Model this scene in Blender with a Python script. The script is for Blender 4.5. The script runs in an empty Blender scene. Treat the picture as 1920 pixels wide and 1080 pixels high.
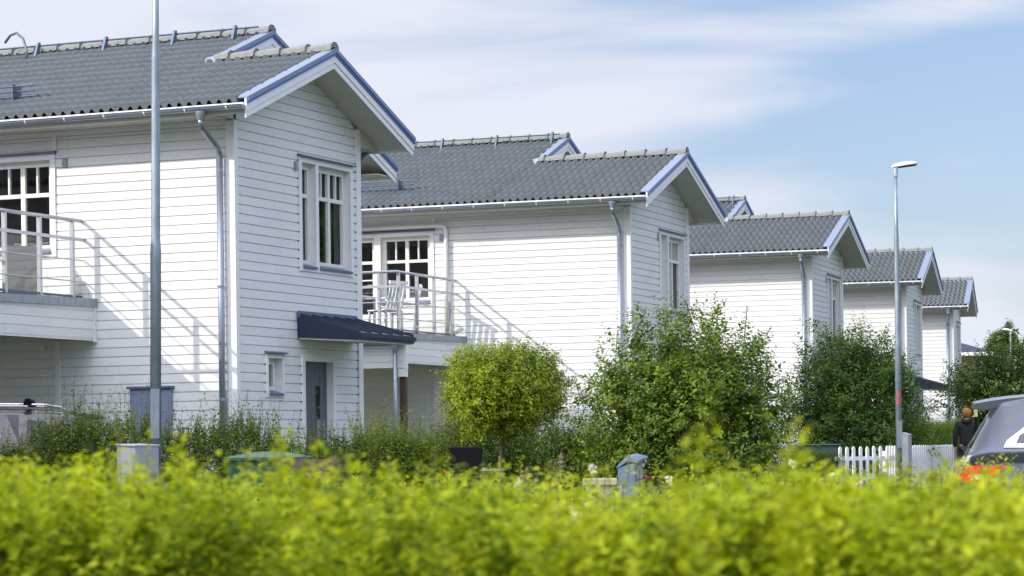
import bpy, math, random
import numpy as np
from mathutils import Vector, Matrix
random.seed(7)
RNG = np.random.default_rng(11)
R = math.radians
scene = bpy.context.scene
COL = scene.collection

# ---------------------------------------------------------------- camera
FPX, YH, ROLL, CZ = 4773.0, 840.455, 0.013, 0.8
cd = bpy.data.cameras.new('camera')
cam = bpy.data.objects.new('camera', cd)
COL.objects.link(cam)
cd.sensor_width = 36.0
cd.lens = FPX / 1920 * 36
cd.shift_y = (YH - 540) / 1920
cd.clip_start = 0.1
cd.clip_end = 3000
cam.matrix_world = Matrix.Translation((0, 0, CZ)) @ Matrix.Rotation(R(90), 4, 'X') @ Matrix.Rotation(-ROLL, 4, 'Z')
cd.dof.use_dof = True
cd.dof.focus_distance = 38
cd.dof.aperture_fstop = cd.lens / 1000 / 0.0088
scene.camera = cam

# ---------------------------------------------------------------- light
SUN_DIR = Vector((1.276, 0.541, -0.76)).normalized()          # direction the light travels
elev = math.asin(-SUN_DIR.z)
az = math.atan2(-SUN_DIR.x, -SUN_DIR.y)                        # compass angle of the sun, from +Y towards +X
sl = bpy.data.lights.new('sun', 'SUN')
sl.energy = 3.15
sl.angle = R(0.55)
sl.color = (1.0, 0.93, 0.82)
sun = bpy.data.objects.new('sun', sl)
COL.objects.link(sun)
sun.rotation_mode = 'QUATERNION'
sun.rotation_quaternion = SUN_DIR.to_track_quat('-Z', 'Y')
sun.location = (-30, -10, 30)

world = bpy.data.worlds.new('World')
scene.world = world
world.use_nodes = True
nt = world.node_tree
nt.nodes.clear()
def wn(t, **k):
    n = nt.nodes.new(t)
    for a, b in k.items():
        setattr(n, a, b)
    return n
out = wn('ShaderNodeOutputWorld')
sky = wn('ShaderNodeTexSky')
sky.sky_type = 'NISHITA'
sky.sun_disc = False
sky.sun_elevation = elev
sky.sun_rotation = az
sky.altitude = 50
sky.air_density = 1.0
sky.dust_density = 1.2
sky.ozone_density = 2.0
bg1 = wn('ShaderNodeBackground')
bg1.inputs[1].default_value = 0.11
tint = wn('ShaderNodeMix', data_type='RGBA', blend_type='MULTIPLY')
tint.inputs[0].default_value = 1.0
tint.inputs[7].default_value = (0.93, 0.97, 1.12, 1)
nt.links.new(sky.outputs[0], tint.inputs[6])
nt.links.new(tint.outputs[2], bg1.inputs[0])
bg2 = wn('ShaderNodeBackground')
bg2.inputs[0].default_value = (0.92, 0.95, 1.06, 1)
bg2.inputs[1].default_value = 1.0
tc = wn('ShaderNodeTexCoord')
mp = wn('ShaderNodeMapping', vector_type='POINT')
mp.inputs['Rotation'].default_value = (0, R(17), 0)
mp.inputs['Scale'].default_value = (3.4, 3.4, 19)
mp.inputs['Location'].default_value = (0.55, 0.3, 1.1)
nt.links.new(tc.outputs['Generated'], mp.inputs[0])
n1 = wn('ShaderNodeTexNoise')
n1.inputs['Scale'].default_value = 1.15
n1.inputs['Detail'].default_value = 6.5
n1.inputs['Roughness'].default_value = 0.52
n1.inputs['Distortion'].default_value = 0.5
nt.links.new(mp.outputs[0], n1.inputs['Vector'])
# more cloud to the left of the view direction and low over the roofs at the right
sep = wn('ShaderNodeSeparateXYZ')
nt.links.new(tc.outputs['Generated'], sep.inputs[0])
def wm(op, a, b=None, c=None):
    n = wn('ShaderNodeMath', operation=op)
    for i, q in enumerate((a, b, c)):
        if q is None:
            continue
        if isinstance(q, (int, float)):
            n.inputs[i].default_value = q
        else:
            nt.links.new(q, n.inputs[i])
    return n.outputs[0]
left = wm('MULTIPLY_ADD', sep.outputs[0], -1.35, 0.16)
low = wm('SUBTRACT', 1.0, wm('MULTIPLY', wm('ABSOLUTE', sep.outputs[2]), 11.5))
low = wm('MULTIPLY', wm('MAXIMUM', low, 0.0), 0.66)
left = wm('MINIMUM', wm('MAXIMUM', left, -0.13), 0.30)
# a broad streak of thin cloud climbing to the right, and a thinner one under it
def streak(k, z0, wdt, amp):
    dz = wm('DIVIDE', wm('SUBTRACT', sep.outputs[2], wm('MULTIPLY_ADD', sep.outputs[0], k, z0)), wdt)
    return wm('MULTIPLY', wm('EXPONENT', wm('MULTIPLY', wm('MULTIPLY', dz, dz), -1.0)), amp)
msk = wm('ADD', wm('ADD', n1.outputs[0], left), low)
msk = wm('ADD', msk, wm('ADD', streak(0.25, 0.126, 0.013, 0.15), streak(0.10, 0.122, 0.006, 0.10)))
mr = wn('ShaderNodeMapRange', interpolation_type='SMOOTHSTEP')
mr.inputs[1].default_value = 0.42
mr.inputs[2].default_value = 0.78
mr.inputs[3].default_value = 0.14
mr.inputs[4].default_value = 0.97
nt.links.new(msk, mr.inputs[0])
up = wn('ShaderNodeMapRange', interpolation_type='SMOOTHSTEP')  # clouds made brighter above the frame, as added fill light
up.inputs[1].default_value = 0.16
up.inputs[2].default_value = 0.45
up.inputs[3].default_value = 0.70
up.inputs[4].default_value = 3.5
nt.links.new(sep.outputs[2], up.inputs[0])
# extra cloud brightness overhead and to the right, added to fill the shaded gables
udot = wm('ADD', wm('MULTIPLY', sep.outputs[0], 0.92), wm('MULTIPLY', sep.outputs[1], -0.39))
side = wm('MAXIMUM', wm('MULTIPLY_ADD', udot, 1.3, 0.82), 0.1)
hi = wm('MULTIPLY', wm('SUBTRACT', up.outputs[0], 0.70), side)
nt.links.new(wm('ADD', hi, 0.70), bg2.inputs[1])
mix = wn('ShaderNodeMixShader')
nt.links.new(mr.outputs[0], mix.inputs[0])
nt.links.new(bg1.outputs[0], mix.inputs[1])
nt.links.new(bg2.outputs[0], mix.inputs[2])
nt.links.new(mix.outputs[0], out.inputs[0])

vs = scene.view_settings
vs.view_transform = 'Standard'
vs.look = 'None'
vs.exposure = 0.36
vs.gamma = 1.0
vs.use_curve_mapping = False
scene.cycles.max_bounces = 8
scene.cycles.transparent_max_bounces = 8
scene.cycles.use_denoising = True

# ---------------------------------------------------------------- materials
def mat_new(name):
    m = bpy.data.materials.new(name)
    m.use_nodes = True
    t = m.node_tree
    b = t.nodes['Principled BSDF']
    return m, t, b
def simple(name, col, rough=0.5, metal=0.0, spec=0.5, noise=0.0, nscale=8.0, bump=0.0, stretch=(1, 1, 1), coat=0.0):
    m, t, b = mat_new(name)
    b.inputs['Base Color'].default_value = (*col, 1)
    b.inputs['Roughness'].default_value = rough
    b.inputs['Metallic'].default_value = metal
    b.inputs['Specular IOR Level'].default_value = spec
    b.inputs['Coat Weight'].default_value = coat
    if noise or bump:
        tc = t.nodes.new('ShaderNodeTexCoord')
        mp = t.nodes.new('ShaderNodeMapping')
        mp.inputs['Scale'].default_value = stretch
        t.links.new(tc.outputs['Object'], mp.inputs[0])
        n = t.nodes.new('ShaderNodeTexNoise')
        n.inputs['Scale'].default_value = nscale
        n.inputs['Detail'].default_value = 6
        t.links.new(mp.outputs[0], n.inputs['Vector'])
        if noise:
            r = t.nodes.new('ShaderNodeMapRange')
            r.inputs[1].default_value = 0.3
            r.inputs[2].default_value = 0.7
            r.inputs[3].default_value = 1 - noise
            r.inputs[4].default_value = 1 + noise * 0.5
            t.links.new(n.outputs[0], r.inputs[0])
            mx = t.nodes.new('ShaderNodeVectorMath')
            mx.operation = 'SCALE'
            mx.inputs[0].default_value = col
            t.links.new(r.outputs[0], mx.inputs['Scale'])
            t.links.new(mx.outputs[0], b.inputs['Base Color'])
        if bump:
            bp = t.nodes.new('ShaderNodeBump')
            bp.inputs['Strength'].default_value = bump
            bp.inputs['Distance'].default_value = 0.01
            t.links.new(n.outputs[0], bp.inputs['Height'])
            t.links.new(bp.outputs[0], b.inputs['Normal'])
    return m

def siding_mat(name, col, var=0.035, stain=0.06):
    """painted horizontal boards: tone differs a little board by board, faint wood grain and weathering"""
    m, t, b = mat_new(name)
    b.inputs['Roughness'].default_value = 0.55
    b.inputs['Specular IOR Level'].default_value = 0.3
    N = t.nodes.new
    tc = N('ShaderNodeTexCoord')
    sp = N('ShaderNodeSeparateXYZ')
    t.links.new(tc.outputs['Object'], sp.inputs[0])
    dv = N('ShaderNodeMath'); dv.operation = 'MULTIPLY_ADD'
    dv.inputs[1].default_value = 8.0; dv.inputs[2].default_value = -0.96
    t.links.new(sp.outputs[2], dv.inputs[0])
    fl = N('ShaderNodeMath'); fl.operation = 'FLOOR'
    t.links.new(dv.outputs[0], fl.inputs[0])
    wnz = N('ShaderNodeTexWhiteNoise'); wnz.noise_dimensions = '1D'
    t.links.new(fl.outputs[0], wnz.inputs['W'])
    mp = N('ShaderNodeMapping'); mp.inputs['Scale'].default_value = (1.2, 1.2, 40)
    t.links.new(tc.outputs['Object'], mp.inputs[0])
    gr = N('ShaderNodeTexNoise'); gr.inputs['Scale'].default_value = 3.0; gr.inputs['Detail'].default_value = 8
    t.links.new(mp.outputs[0], gr.inputs['Vector'])
    st = N('ShaderNodeTexNoise'); st.inputs['Scale'].default_value = 1.3; st.inputs['Detail'].default_value = 7
    st.inputs['Roughness'].default_value = 0.7
    t.links.new(tc.outputs['Object'], st.inputs['Vector'])
    def ma(op, a, bb, c=None):
        n = N('ShaderNodeMath'); n.operation = op
        for i, q in enumerate((a, bb, c)):
            if q is None: continue
            if isinstance(q, (int, float)): n.inputs[i].default_value = q
            else: t.links.new(q, n.inputs[i])
        return n.outputs[0]
    f = ma('MULTIPLY_ADD', wnz.outputs[0], var, 1 - var)
    f = ma('ADD', f, ma('MULTIPLY_ADD', gr.outputs[0], 0.06, -0.03))
    f = ma('SUBTRACT', f, ma('MULTIPLY', ma('MAXIMUM', ma('SUBTRACT', st.outputs[0], 0.5), 0.0), stain * 4))
    along = ma('ADD', sp.outputs[0], sp.outputs[1])
    jt_ = ma('FRACT', ma('MULTIPLY_ADD', along, 1 / 3.7, ma('MULTIPLY', wnz.outputs[0], 7.3)), 0.0)
    f = ma('SUBTRACT', f, ma('MULTIPLY', ma('LESS_THAN', jt_, 0.0016), 0.35))
    mx = N('ShaderNodeVectorMath'); mx.operation = 'SCALE'; mx.inputs[0].default_value = col
    t.links.new(f, mx.inputs['Scale'])
    t.links.new(mx.outputs[0], b.inputs['Base Color'])
    bp = N('ShaderNodeBump'); bp.inputs['Strength'].default_value = 0.12; bp.inputs['Distance'].default_value = 0.01
    t.links.new(gr.outputs[0], bp.inputs['Height']); t.links.new(bp.outputs[0], b.inputs['Normal'])
    return m

def tile_mat(name, col):
    """concrete roof tiles: each tile its own tone, speckled, a little lichen"""
    m, t, b = mat_new(name)
    b.inputs['Roughness'].default_value = 0.75
    b.inputs['Specular IOR Level'].default_value = 0.35
    N = t.nodes.new
    tc = N('ShaderNodeTexCoord')
    mp = N('ShaderNodeMapping'); mp.inputs['Scale'].default_value = (1 / 0.3, 1 / 0.338, 0.0)
    mp.inputs['Location'].default_value = (-0.53 / 0.3, 0.62 / 0.338, 0)
    t.links.new(tc.outputs['Object'], mp.inputs[0])
    fl = N('ShaderNodeVectorMath'); fl.operation = 'FLOOR'; t.links.new(mp.outputs[0], fl.inputs[0])
    wnz = N('ShaderNodeTexWhiteNoise'); wnz.noise_dimensions = '2D'; t.links.new(fl.outputs[0], wnz.inputs['Vector'])
    sp = N('ShaderNodeTexNoise'); sp.inputs['Scale'].default_value = 25; sp.inputs['Detail'].default_value = 6
    t.links.new(tc.outputs['Object'], sp.inputs['Vector'])
    li = N('ShaderNodeTexNoise'); li.inputs['Scale'].default_value = 1.2; li.inputs['Detail'].default_value = 8; li.inputs['Roughness'].default_value = 0.75
    t.links.new(tc.outputs['Object'], li.inputs['Vector'])
    a = N('ShaderNodeMath'); a.operation = 'MULTIPLY_ADD'; a.inputs[1].default_value = 0.13; a.inputs[2].default_value = 0.93
    t.links.new(wnz.outputs[0], a.inputs[0])
    c = N('ShaderNodeMath'); c.operation = 'MULTIPLY_ADD'; c.inputs[1].default_value = 0.2; c.inputs[2].default_value = -0.1
    t.links.new(sp.outputs[0], c.inputs[0])
    d = N('ShaderNodeMath'); d.operation = 'ADD'; t.links.new(a.outputs[0], d.inputs[0]); t.links.new(c.outputs[0], d.inputs[1])
    mx = N('ShaderNodeVectorMath'); mx.operation = 'SCALE'; mx.inputs[0].default_value = col
    t.links.new(d.outputs[0], mx.inputs['Scale'])
    mm = N('ShaderNodeMix'); mm.data_type = 'RGBA'
    r = N('ShaderNodeMapRange'); r.inputs[1].default_value = 0.55; r.inputs[2].default_value = 0.8; r.inputs[4].default_value = 0.45
    t.links.new(li.outputs[0], r.inputs[0]); t.links.new(r.outputs[0], mm.inputs[0])
    t.links.new(mx.outputs[0], mm.inputs[6]); mm.inputs[7].default_value = (col[0] * 0.95, col[1] * 0.98, col[2] * 0.6, 1)
    t.links.new(mm.outputs[2], b.inputs['Base Color'])
    bp = N('ShaderNodeBump'); bp.inputs['Strength'].default_value = 0.25; bp.inputs['Distance'].default_value = 0.01
    t.links.new(sp.outputs[0], bp.inputs['Height']); t.links.new(bp.outputs[0], b.inputs['Normal'])
    return m

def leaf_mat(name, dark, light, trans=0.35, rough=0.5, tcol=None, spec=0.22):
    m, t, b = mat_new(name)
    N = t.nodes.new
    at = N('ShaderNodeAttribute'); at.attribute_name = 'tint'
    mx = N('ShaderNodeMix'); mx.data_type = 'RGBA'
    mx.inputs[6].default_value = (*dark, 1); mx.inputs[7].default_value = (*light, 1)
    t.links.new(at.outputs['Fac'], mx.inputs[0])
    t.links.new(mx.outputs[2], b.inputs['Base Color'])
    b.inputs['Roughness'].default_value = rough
    b.inputs['Specular IOR Level'].default_value = spec
    tr = N('ShaderNodeBsdfTranslucent')
    ml = N('ShaderNodeMix'); ml.data_type = 'RGBA'; ml.blend_type = 'MULTIPLY'; ml.inputs[0].default_value = 1
    ml.inputs[7].default_value = (*(tcol or (1.7, 1.55, 0.6)), 1)
    t.links.new(mx.outputs[2], ml.inputs[6]); t.links.new(ml.outputs[2], tr.inputs[0])
    ms = N('ShaderNodeMixShader'); ms.inputs[0].default_value = trans
    o = t.nodes['Material Output']
    t.links.new(b.outputs[0], ms.inputs[1]); t.links.new(tr.outputs[0], ms.inputs[2]); t.links.new(ms.outputs[0], o.inputs[0])
    return m

def glass_mat(name, col=(0.02, 0.03, 0.035), rough=0.02):
    m, t, b = mat_new(name)
    b.inputs['Base Color'].default_value = (*col, 1)
    b.inputs['Roughness'].default_value = rough
    b.inputs['Specular IOR Level'].default_value = 0.9
    b.inputs['IOR'].default_value = 1.52
    N = t.nodes.new
    tc = N('ShaderNodeTexCoord'); n = N('ShaderNodeTexNoise'); n.inputs['Scale'].default_value = 1.7
    t.links.new(tc.outputs['Object'], n.inputs['Vector'])
    bp = N('ShaderNodeBump'); bp.inputs['Strength'].default_value = 0.08; bp.inputs['Distance'].default_value = 0.02
    t.links.new(n.outputs[0], bp.inputs['Height']); t.links.new(bp.outputs[0], b.inputs['Normal'])
    return m

def clear_glass(name, tr_col=(0.90, 0.95, 0.95)):
    m, t, b = mat_new(name)
    N = t.nodes.new
    tr = N('ShaderNodeBsdfTransparent'); tr.inputs[0].default_value = (*tr_col, 1)
    gl = N('ShaderNodeBsdfGlossy'); gl.inputs['Roughness'].default_value = 0.03
    fr = N('ShaderNodeFresnel'); fr.inputs[0].default_value = 1.75
    ms = N('ShaderNodeMixShader')
    t.links.new(fr.outputs[0], ms.inputs[0]); t.links.new(tr.outputs[0], ms.inputs[1]); t.links.new(gl.outputs[0], ms.inputs[2])
    t.links.new(ms.outputs[0], t.nodes['Material Output'].inputs[0])
    return m

M = dict(
    siding=siding_mat('white_siding', (0.79, 0.79, 0.785), 0.06, 0.10),
    shade_siding=siding_mat('white_siding_carport', (0.74, 0.74, 0.72)),
    trim=simple('white_trim', (0.80, 0.80, 0.80), 0.45, noise=0.05, nscale=5),
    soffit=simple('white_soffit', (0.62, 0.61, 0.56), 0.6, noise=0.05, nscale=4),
    frame=simple('window_frame', (0.78, 0.77, 0.72), 0.4, noise=0.04),
    tiles=tile_mat('roof_tiles', (0.155, 0.170, 0.177)),
    cap=simple('ridge_tiles', (0.215, 0.225, 0.215), 0.8, noise=0.12, nscale=12, bump=0.3),
    bluemetal=simple('verge_metal', (0.20, 0.25, 0.35), 0.5, metal=0.15, noise=0.06),
    blueline=simple('verge_blue_line', (0.035, 0.11, 0.42), 0.35, noise=0.05),
    gutter=simple('gutter_metal', (0.30, 0.34, 0.41), 0.32, metal=0.55, noise=0.06, nscale=3),
    navy=simple('navy_metal', (0.012, 0.024, 0.055), 0.38, metal=0.0, spec=0.5, noise=0.15),
    flash=simple('head_flashing', (0.12, 0.16, 0.25), 0.4, metal=0.3, noise=0.1),
    steel=simple('roof_steel', (0.10, 0.14, 0.20), 0.45, metal=0.4, noise=0.1),
    galv=simple('galvanised_steel', (0.27, 0.32, 0.37), 0.45, metal=0.5, noise=0.25, nscale=14, stretch=(1, 1, 0.3)),
    rail=simple('railing_metal', (0.50, 0.52, 0.56), 0.32, metal=0.5, noise=0.05),
    door=simple('grey_door', (0.11, 0.12, 0.145), 0.45, noise=0.08),
    cabinet=simple('grey_blue_box', (0.20, 0.25, 0.36), 0.5, noise=0.08),
    concrete=simple('concrete', (0.33, 0.32, 0.29), 0.85, noise=0.25, nscale=9, bump=0.4),
    brown=simple('brown_wood', (0.07, 0.04, 0.028), 0.7, noise=0.35, nscale=6, stretch=(6, 6, 0.6), bump=0.4),
    
    clear=clear_glass('railing_glass'),
    pane=clear_glass('window_glass', (0.62, 0.74, 0.70)),
    room=simple('room_wall', (0.24, 0.24, 0.26), 0.9, noise=0.2),
    curtain=simple('curtain_cloth', (0.62, 0.60, 0.55), 0.9, noise=0.1, nscale=20),
    doorglass=glass_mat('door_glass'),
    dark=simple('dark_interior', (0.01, 0.01, 0.012), 0.9),
    bark=simple('bark', (0.19, 0.14, 0.10), 0.9, noise=0.35, nscale=20, stretch=(1, 1, 0.25), bump=0.6),
    twig=simple('twig', (0.10, 0.09, 0.035), 0.8, noise=0.3, nscale=30),
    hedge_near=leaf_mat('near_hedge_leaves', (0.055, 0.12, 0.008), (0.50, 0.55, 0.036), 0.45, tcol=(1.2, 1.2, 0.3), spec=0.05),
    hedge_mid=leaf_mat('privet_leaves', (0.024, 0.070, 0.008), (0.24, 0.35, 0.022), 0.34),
    ball=leaf_mat('ball_tree_leaves', (0.026, 0.075, 0.006), (0.38, 0.46, 0.020), 0.32),
    magnolia=leaf_mat('broad_leaves', (0.020, 0.062, 0.009), (0.24, 0.34, 0.026), 0.32),
    darkbush=leaf_mat('dark_bush_leaves', (0.024, 0.075, 0.018), (0.17, 0.29, 0.045), 0.32),
    plum=leaf_mat('plum_leaves', (0.018, 0.055, 0.010), (0.13, 0.21, 0.022), 0.3),
    far=leaf_mat('far_tree_leaves', (0.05, 0.10, 0.03), (0.15, 0.22, 0.05), 0.25),
    yellow=siding_mat('yellow_siding', (0.62, 0.50, 0.24)),
    black=simple('black_metal', (0.006, 0.006, 0.008), 0.7, noise=0.2, spec=0.15),
)

# ---------------------------------------------------------------- mesh helpers
class MB:
    def __init__(s):
        s.v = []; s.f = []; s.m = []
    def face(s, pts, mi=0):
        n = len(s.v); s.v += [tuple(p) for p in pts]; s.f.append(tuple(range(n, n + len(pts)))); s.m.append(mi)
    def hexa(s, c, mi=0):
        """c: 8 corners, bottom loop 0-3 and top loop 4-7"""
        n = len(s.v); s.v += [tuple(p) for p in c]
        for q in ((0, 3, 2, 1), (4, 5, 6, 7), (0, 1, 5, 4), (1, 2, 6, 5), (2, 3, 7, 6), (3, 0, 4, 7)):
            s.f.append(tuple(n + i for i in q)); s.m.append(mi)
    def box(s, x0, x1, y0, y1, z0, z1, mi=0):
        s.hexa([(x0, y0, z0), (x1, y0, z0), (x1, y1, z0), (x0, y1, z0), (x0, y0, z1), (x1, y0, z1), (x1, y1, z1), (x0, y1, z1)], mi)
    def pbox(s, P, h0, h1, o0, o1, z0, z1, mi=0):
        s.hexa([P(h0, o0, z0), P(h1, o0, z0), P(h1, o1, z0), P(h0, o1, z0), P(h0, o0, z1), P(h1, o0, z1), P(h1, o1, z1), P(h0, o1, z1)], mi)
    def tube(s, pts, r, n=8, mi=0, caps=True):
        pts = [Vector(p) for p in pts]
        rs = r if isinstance(r, (list, tuple)) else [r] * len(pts)
        base = len(s.v)
        for i, p in enumerate(pts):
            d = (pts[min(i + 1, len(pts) - 1)] - pts[max(i - 1, 0)]).normalized()
            a = Vector((0, 0, 1)) if abs(d.z) < 0.9 else Vector((1, 0, 0))
            e1 = d.cross(a).normalized(); e2 = d.cross(e1)
            for k in range(n):
                t = 2 * math.pi * k / n
                s.v.append(tuple(p + (e1 * math.cos(t) + e2 * math.sin(t)) * rs[i]))
        for i in range(len(pts) - 1):
            for k in range(n):
                a = base + i * n + k; b = base + i * n + (k + 1) % n
                s.f.append((a, b, b + n, a + n)); s.m.append(mi)
        if caps:
            s.f.append(tuple(base + k for k in range(n))[::-1]); s.m.append(mi)
            e = base + (len(pts) - 1) * n
            s.f.append(tuple(e + k for k in range(n))); s.m.append(mi)
    def lathe(s, prof, c=(0, 0, 0), n=16, mi=0):
        base = len(s.v)
        for r, z in prof:
            for k in range(n):
                t = 2 * math.pi * k / n
                s.v.append((c[0] + r * math.cos(t), c[1] + r * math.sin(t), c[2] + z))
        for i in range(len(prof) - 1):
            for k in range(n):
                a = base + i * n + k; b = base + i * n + (k + 1) % n
                s.f.append((a, b, b + n, a + n)); s.m.append(mi)
    def sheet(s, grid, mi=0):
        """grid[i][j] of points"""
        base = len(s.v); nj = len(grid[0])
        for row in grid: s.v += [tuple(p) for p in row]
        for i in range(len(grid) - 1):
            for j in range(nj - 1):
                a = base + i * nj + j
                s.f.append((a, a + 1, a + nj + 1, a + nj)); s.m.append(mi)
    def build(s, name, mats, parent=None, smooth=False, bevel=0.0):
        me = bpy.data.meshes.new(name)
        me.from_pydata(s.v, [], s.f)
        if not isinstance(mats, (list, tuple)): mats = [mats]
        for q in mats: me.materials.append(q)
        if len(mats) > 1: me.polygons.foreach_set('material_index', s.m)
        if smooth: me.polygons.foreach_set('use_smooth', [True] * len(me.polygons))
        me.update()
        o = bpy.data.objects.new(name, me)
        COL.objects.link(o)
        if parent: o.parent = parent
        if bevel:
            b = o.modifiers.new('bevel', 'BEVEL'); b.width = bevel; b.segments = 2; b.limit_method = 'ANGLE'
        return o

def empty(name, loc=(0, 0, 0), rz=0.0):
    o = bpy.data.objects.new(name, None); COL.objects.link(o)
    o.location = loc; o.rotation_euler = (0, 0, rz); o.empty_display_size = 0.3
    return o
def tag(o, label, cat, group=None):
    o['label'] = label; o['category'] = cat
    if group: o['group'] = group
    return o
def kids(o): return [c for c in bpy.data.objects if c.parent == o]
def copy_tree(o, parent=None):
    c = o.copy(); COL.objects.link(c); c.parent = parent
    for ch in kids(o): copy_tree(ch, c)
    return c
def px(x, y, Z):
    """a point of the place, measured from the photograph with its distance"""
    dx, dy = x - 960, y - YH
    c, s = math.cos(ROLL), math.sin(ROLL)
    return Vector(((dx * c - dy * s) / FPX * Z, Z, CZ - (dx * s + dy * c) / FPX * Z))

# ---------------------------------------------------------------- terrain
def smooth(t):
    t = min(1, max(0, t)); return t * t * (3 - 2 * t)
def ground_z(X, Y):
    xh = -2.2 + (Y - 34) * 0.39
    return -0.4 * smooth((X - xh - 1.5) / 5.0)
def struct(o): o['kind'] = 'structure'; return o
gm, t, b = mat_new('lawn_and_soil')
N = t.nodes.new
tcn = N('ShaderNodeTexCoord'); nz = N('ShaderNodeTexNoise'); nz.inputs['Scale'].default_value = 0.6; nz.inputs['Detail'].default_value = 10
t.links.new(tcn.outputs['Object'], nz.inputs['Vector'])
cr = N('ShaderNodeValToRGB'); cr.color_ramp.elements[0].position = 0.35; cr.color_ramp.elements[0].color = (0.035, 0.06, 0.015, 1)
cr.color_ramp.elements[1].position = 0.65; cr.color_ramp.elements[1].color = (0.11, 0.12, 0.05, 1)
t.links.new(nz.outputs[0], cr.inputs[0]); t.links.new(cr.outputs[0], b.inputs['Base Color']); b.inputs['Roughness'].default_value = 0.95
g = MB()
xs = [-1500, -400, -120, -60, -40] + list(np.arange(-30, 50, 1.5)) + [60, 90, 150, 400, 1500]
ys = [-300, -60, -20, -8] + list(np.arange(-4, 100, 3)) + [120, 160, 300, 700, 2500]
g.sheet([[(x, y, ground_z(x, y)) for x in xs] for y in ys])
struct(g.build('ground', gm, smooth=True))
asph = simple('asphalt', (0.06, 0.06, 0.062), 0.9, noise=0.3, nscale=30, bump=0.3)
g = MB()
rows = []
for y in np.arange(-4, 130, 2.0):
    xc = 9.5 + (y - 54) * 0.39 + 3.0
    rows.append([(xc + w, y, ground_z(xc + w, y) + 0.006) for w in np.linspace(-4.2, 3.6, 7)])
g.sheet(rows); struct(g.build('road', asph, smooth=True))
g = MB()
for i in range(len(rows) - 1):
    for e in (0, -1):
        a, c = rows[i][e], rows[i + 1][e]
        sgn = -1 if e == 0 else 1
        g.hexa([(a[0], a[1], a[2] - 0.1), (a[0] + sgn * 0.12, a[1], a[2] - 0.1), (c[0] + sgn * 0.12, c[1], c[2] - 0.1), (c[0], c[1], c[2] - 0.1),
                (a[0], a[1], a[2] + 0.1), (a[0] + sgn * 0.12, a[1], a[2] + 0.1), (c[0] + sgn * 0.12, c[1], c[2] + 0.1), (c[0], c[1], c[2] + 0.1)])
struct(g.build('kerb', M['concrete']))

# ---------------------------------------------------------------- houses
SL = 0.384                                    # roof slope, rise per metre
OF, OE = 0.558, 0.62                          # overhang at the gable and at the eaves
ZE = 5.352
SP, ZP = 1.906, 5.352 + 0.384 * (1.906 + 0.62)
SM, ZM = 3.546, 5.352 + 0.384 * (3.546 + 0.62)
SR, SMR = 2 * SP + OE, 2 * SM + OE
W1, W2 = 3.71, 7.09
BACK = -11.5
PITCH, PH = 0.125, 0.12

def strips(mb, P, h0, h1, z0, z1, holes, lim=None, groove=0.022, gh=0.014, off=0.0, mi=0):
    zs = {z0, z1}
    if groove:
        k = math.floor((z0 - PH) / PITCH)
        while True:
            zl = PH + k * PITCH
            if zl > z1: break
            for q in (zl - gh, zl):
                if z0 < q < z1: zs.add(q)
            k += 1
    for a, b_, c, d in holes:
        for q in (c, d):
            if z0 < q < z1: zs.add(q)
    zs = sorted(zs)
    prev = None
    for za, zb in zip(zs[:-1], zs[1:]):
        zm = (za + zb) / 2
        fr = ((zm - PH) / PITCH) % 1.0
        o = off - (groove if groove and fr > 1 - gh / PITCH else 0)
        la, lb = (lim(za), lim(zb)) if lim else ((h0, h1), (h0, h1))
        la = (max(h0, la[0]), min(h1, la[1])); lb = (max(h0, lb[0]), min(h1, lb[1]))
        if la[1] <= la[0]: continue
        if lb[1] < lb[0]: mid = (lb[0] + lb[1]) / 2; lb = (mid, mid)
        cuts = sorted((a, b_) for a, b_, c, d in holes if c < zm < d)
        segs = []; cur = 'L'
        edge = [(la[0], lb[0])]
        for a, b_ in cuts:
            segs.append((edge[-1], (a, a))); edge.append((b_, b_))
        segs.append((edge[-1], (la[1], lb[1])))
        for (a0, b0), (a1, b1) in segs:
            if a1 - a0 < 1e-4: continue
            mb.face([P(a0, o, za), P(a1, o, za), P(b1, o, zb), P(b0, o, zb)], mi)
            if groove:
                if o < off:   # lips of the groove
                    mb.face([P(a0, o, za), P(a1, o, za), P(a1, off, za), P(a0, off, za)], mi)
                    mb.face([P(b0, o, zb), P(b1, o, zb), P(b1, off, zb), P(b0, off, zb)], mi)

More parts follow.
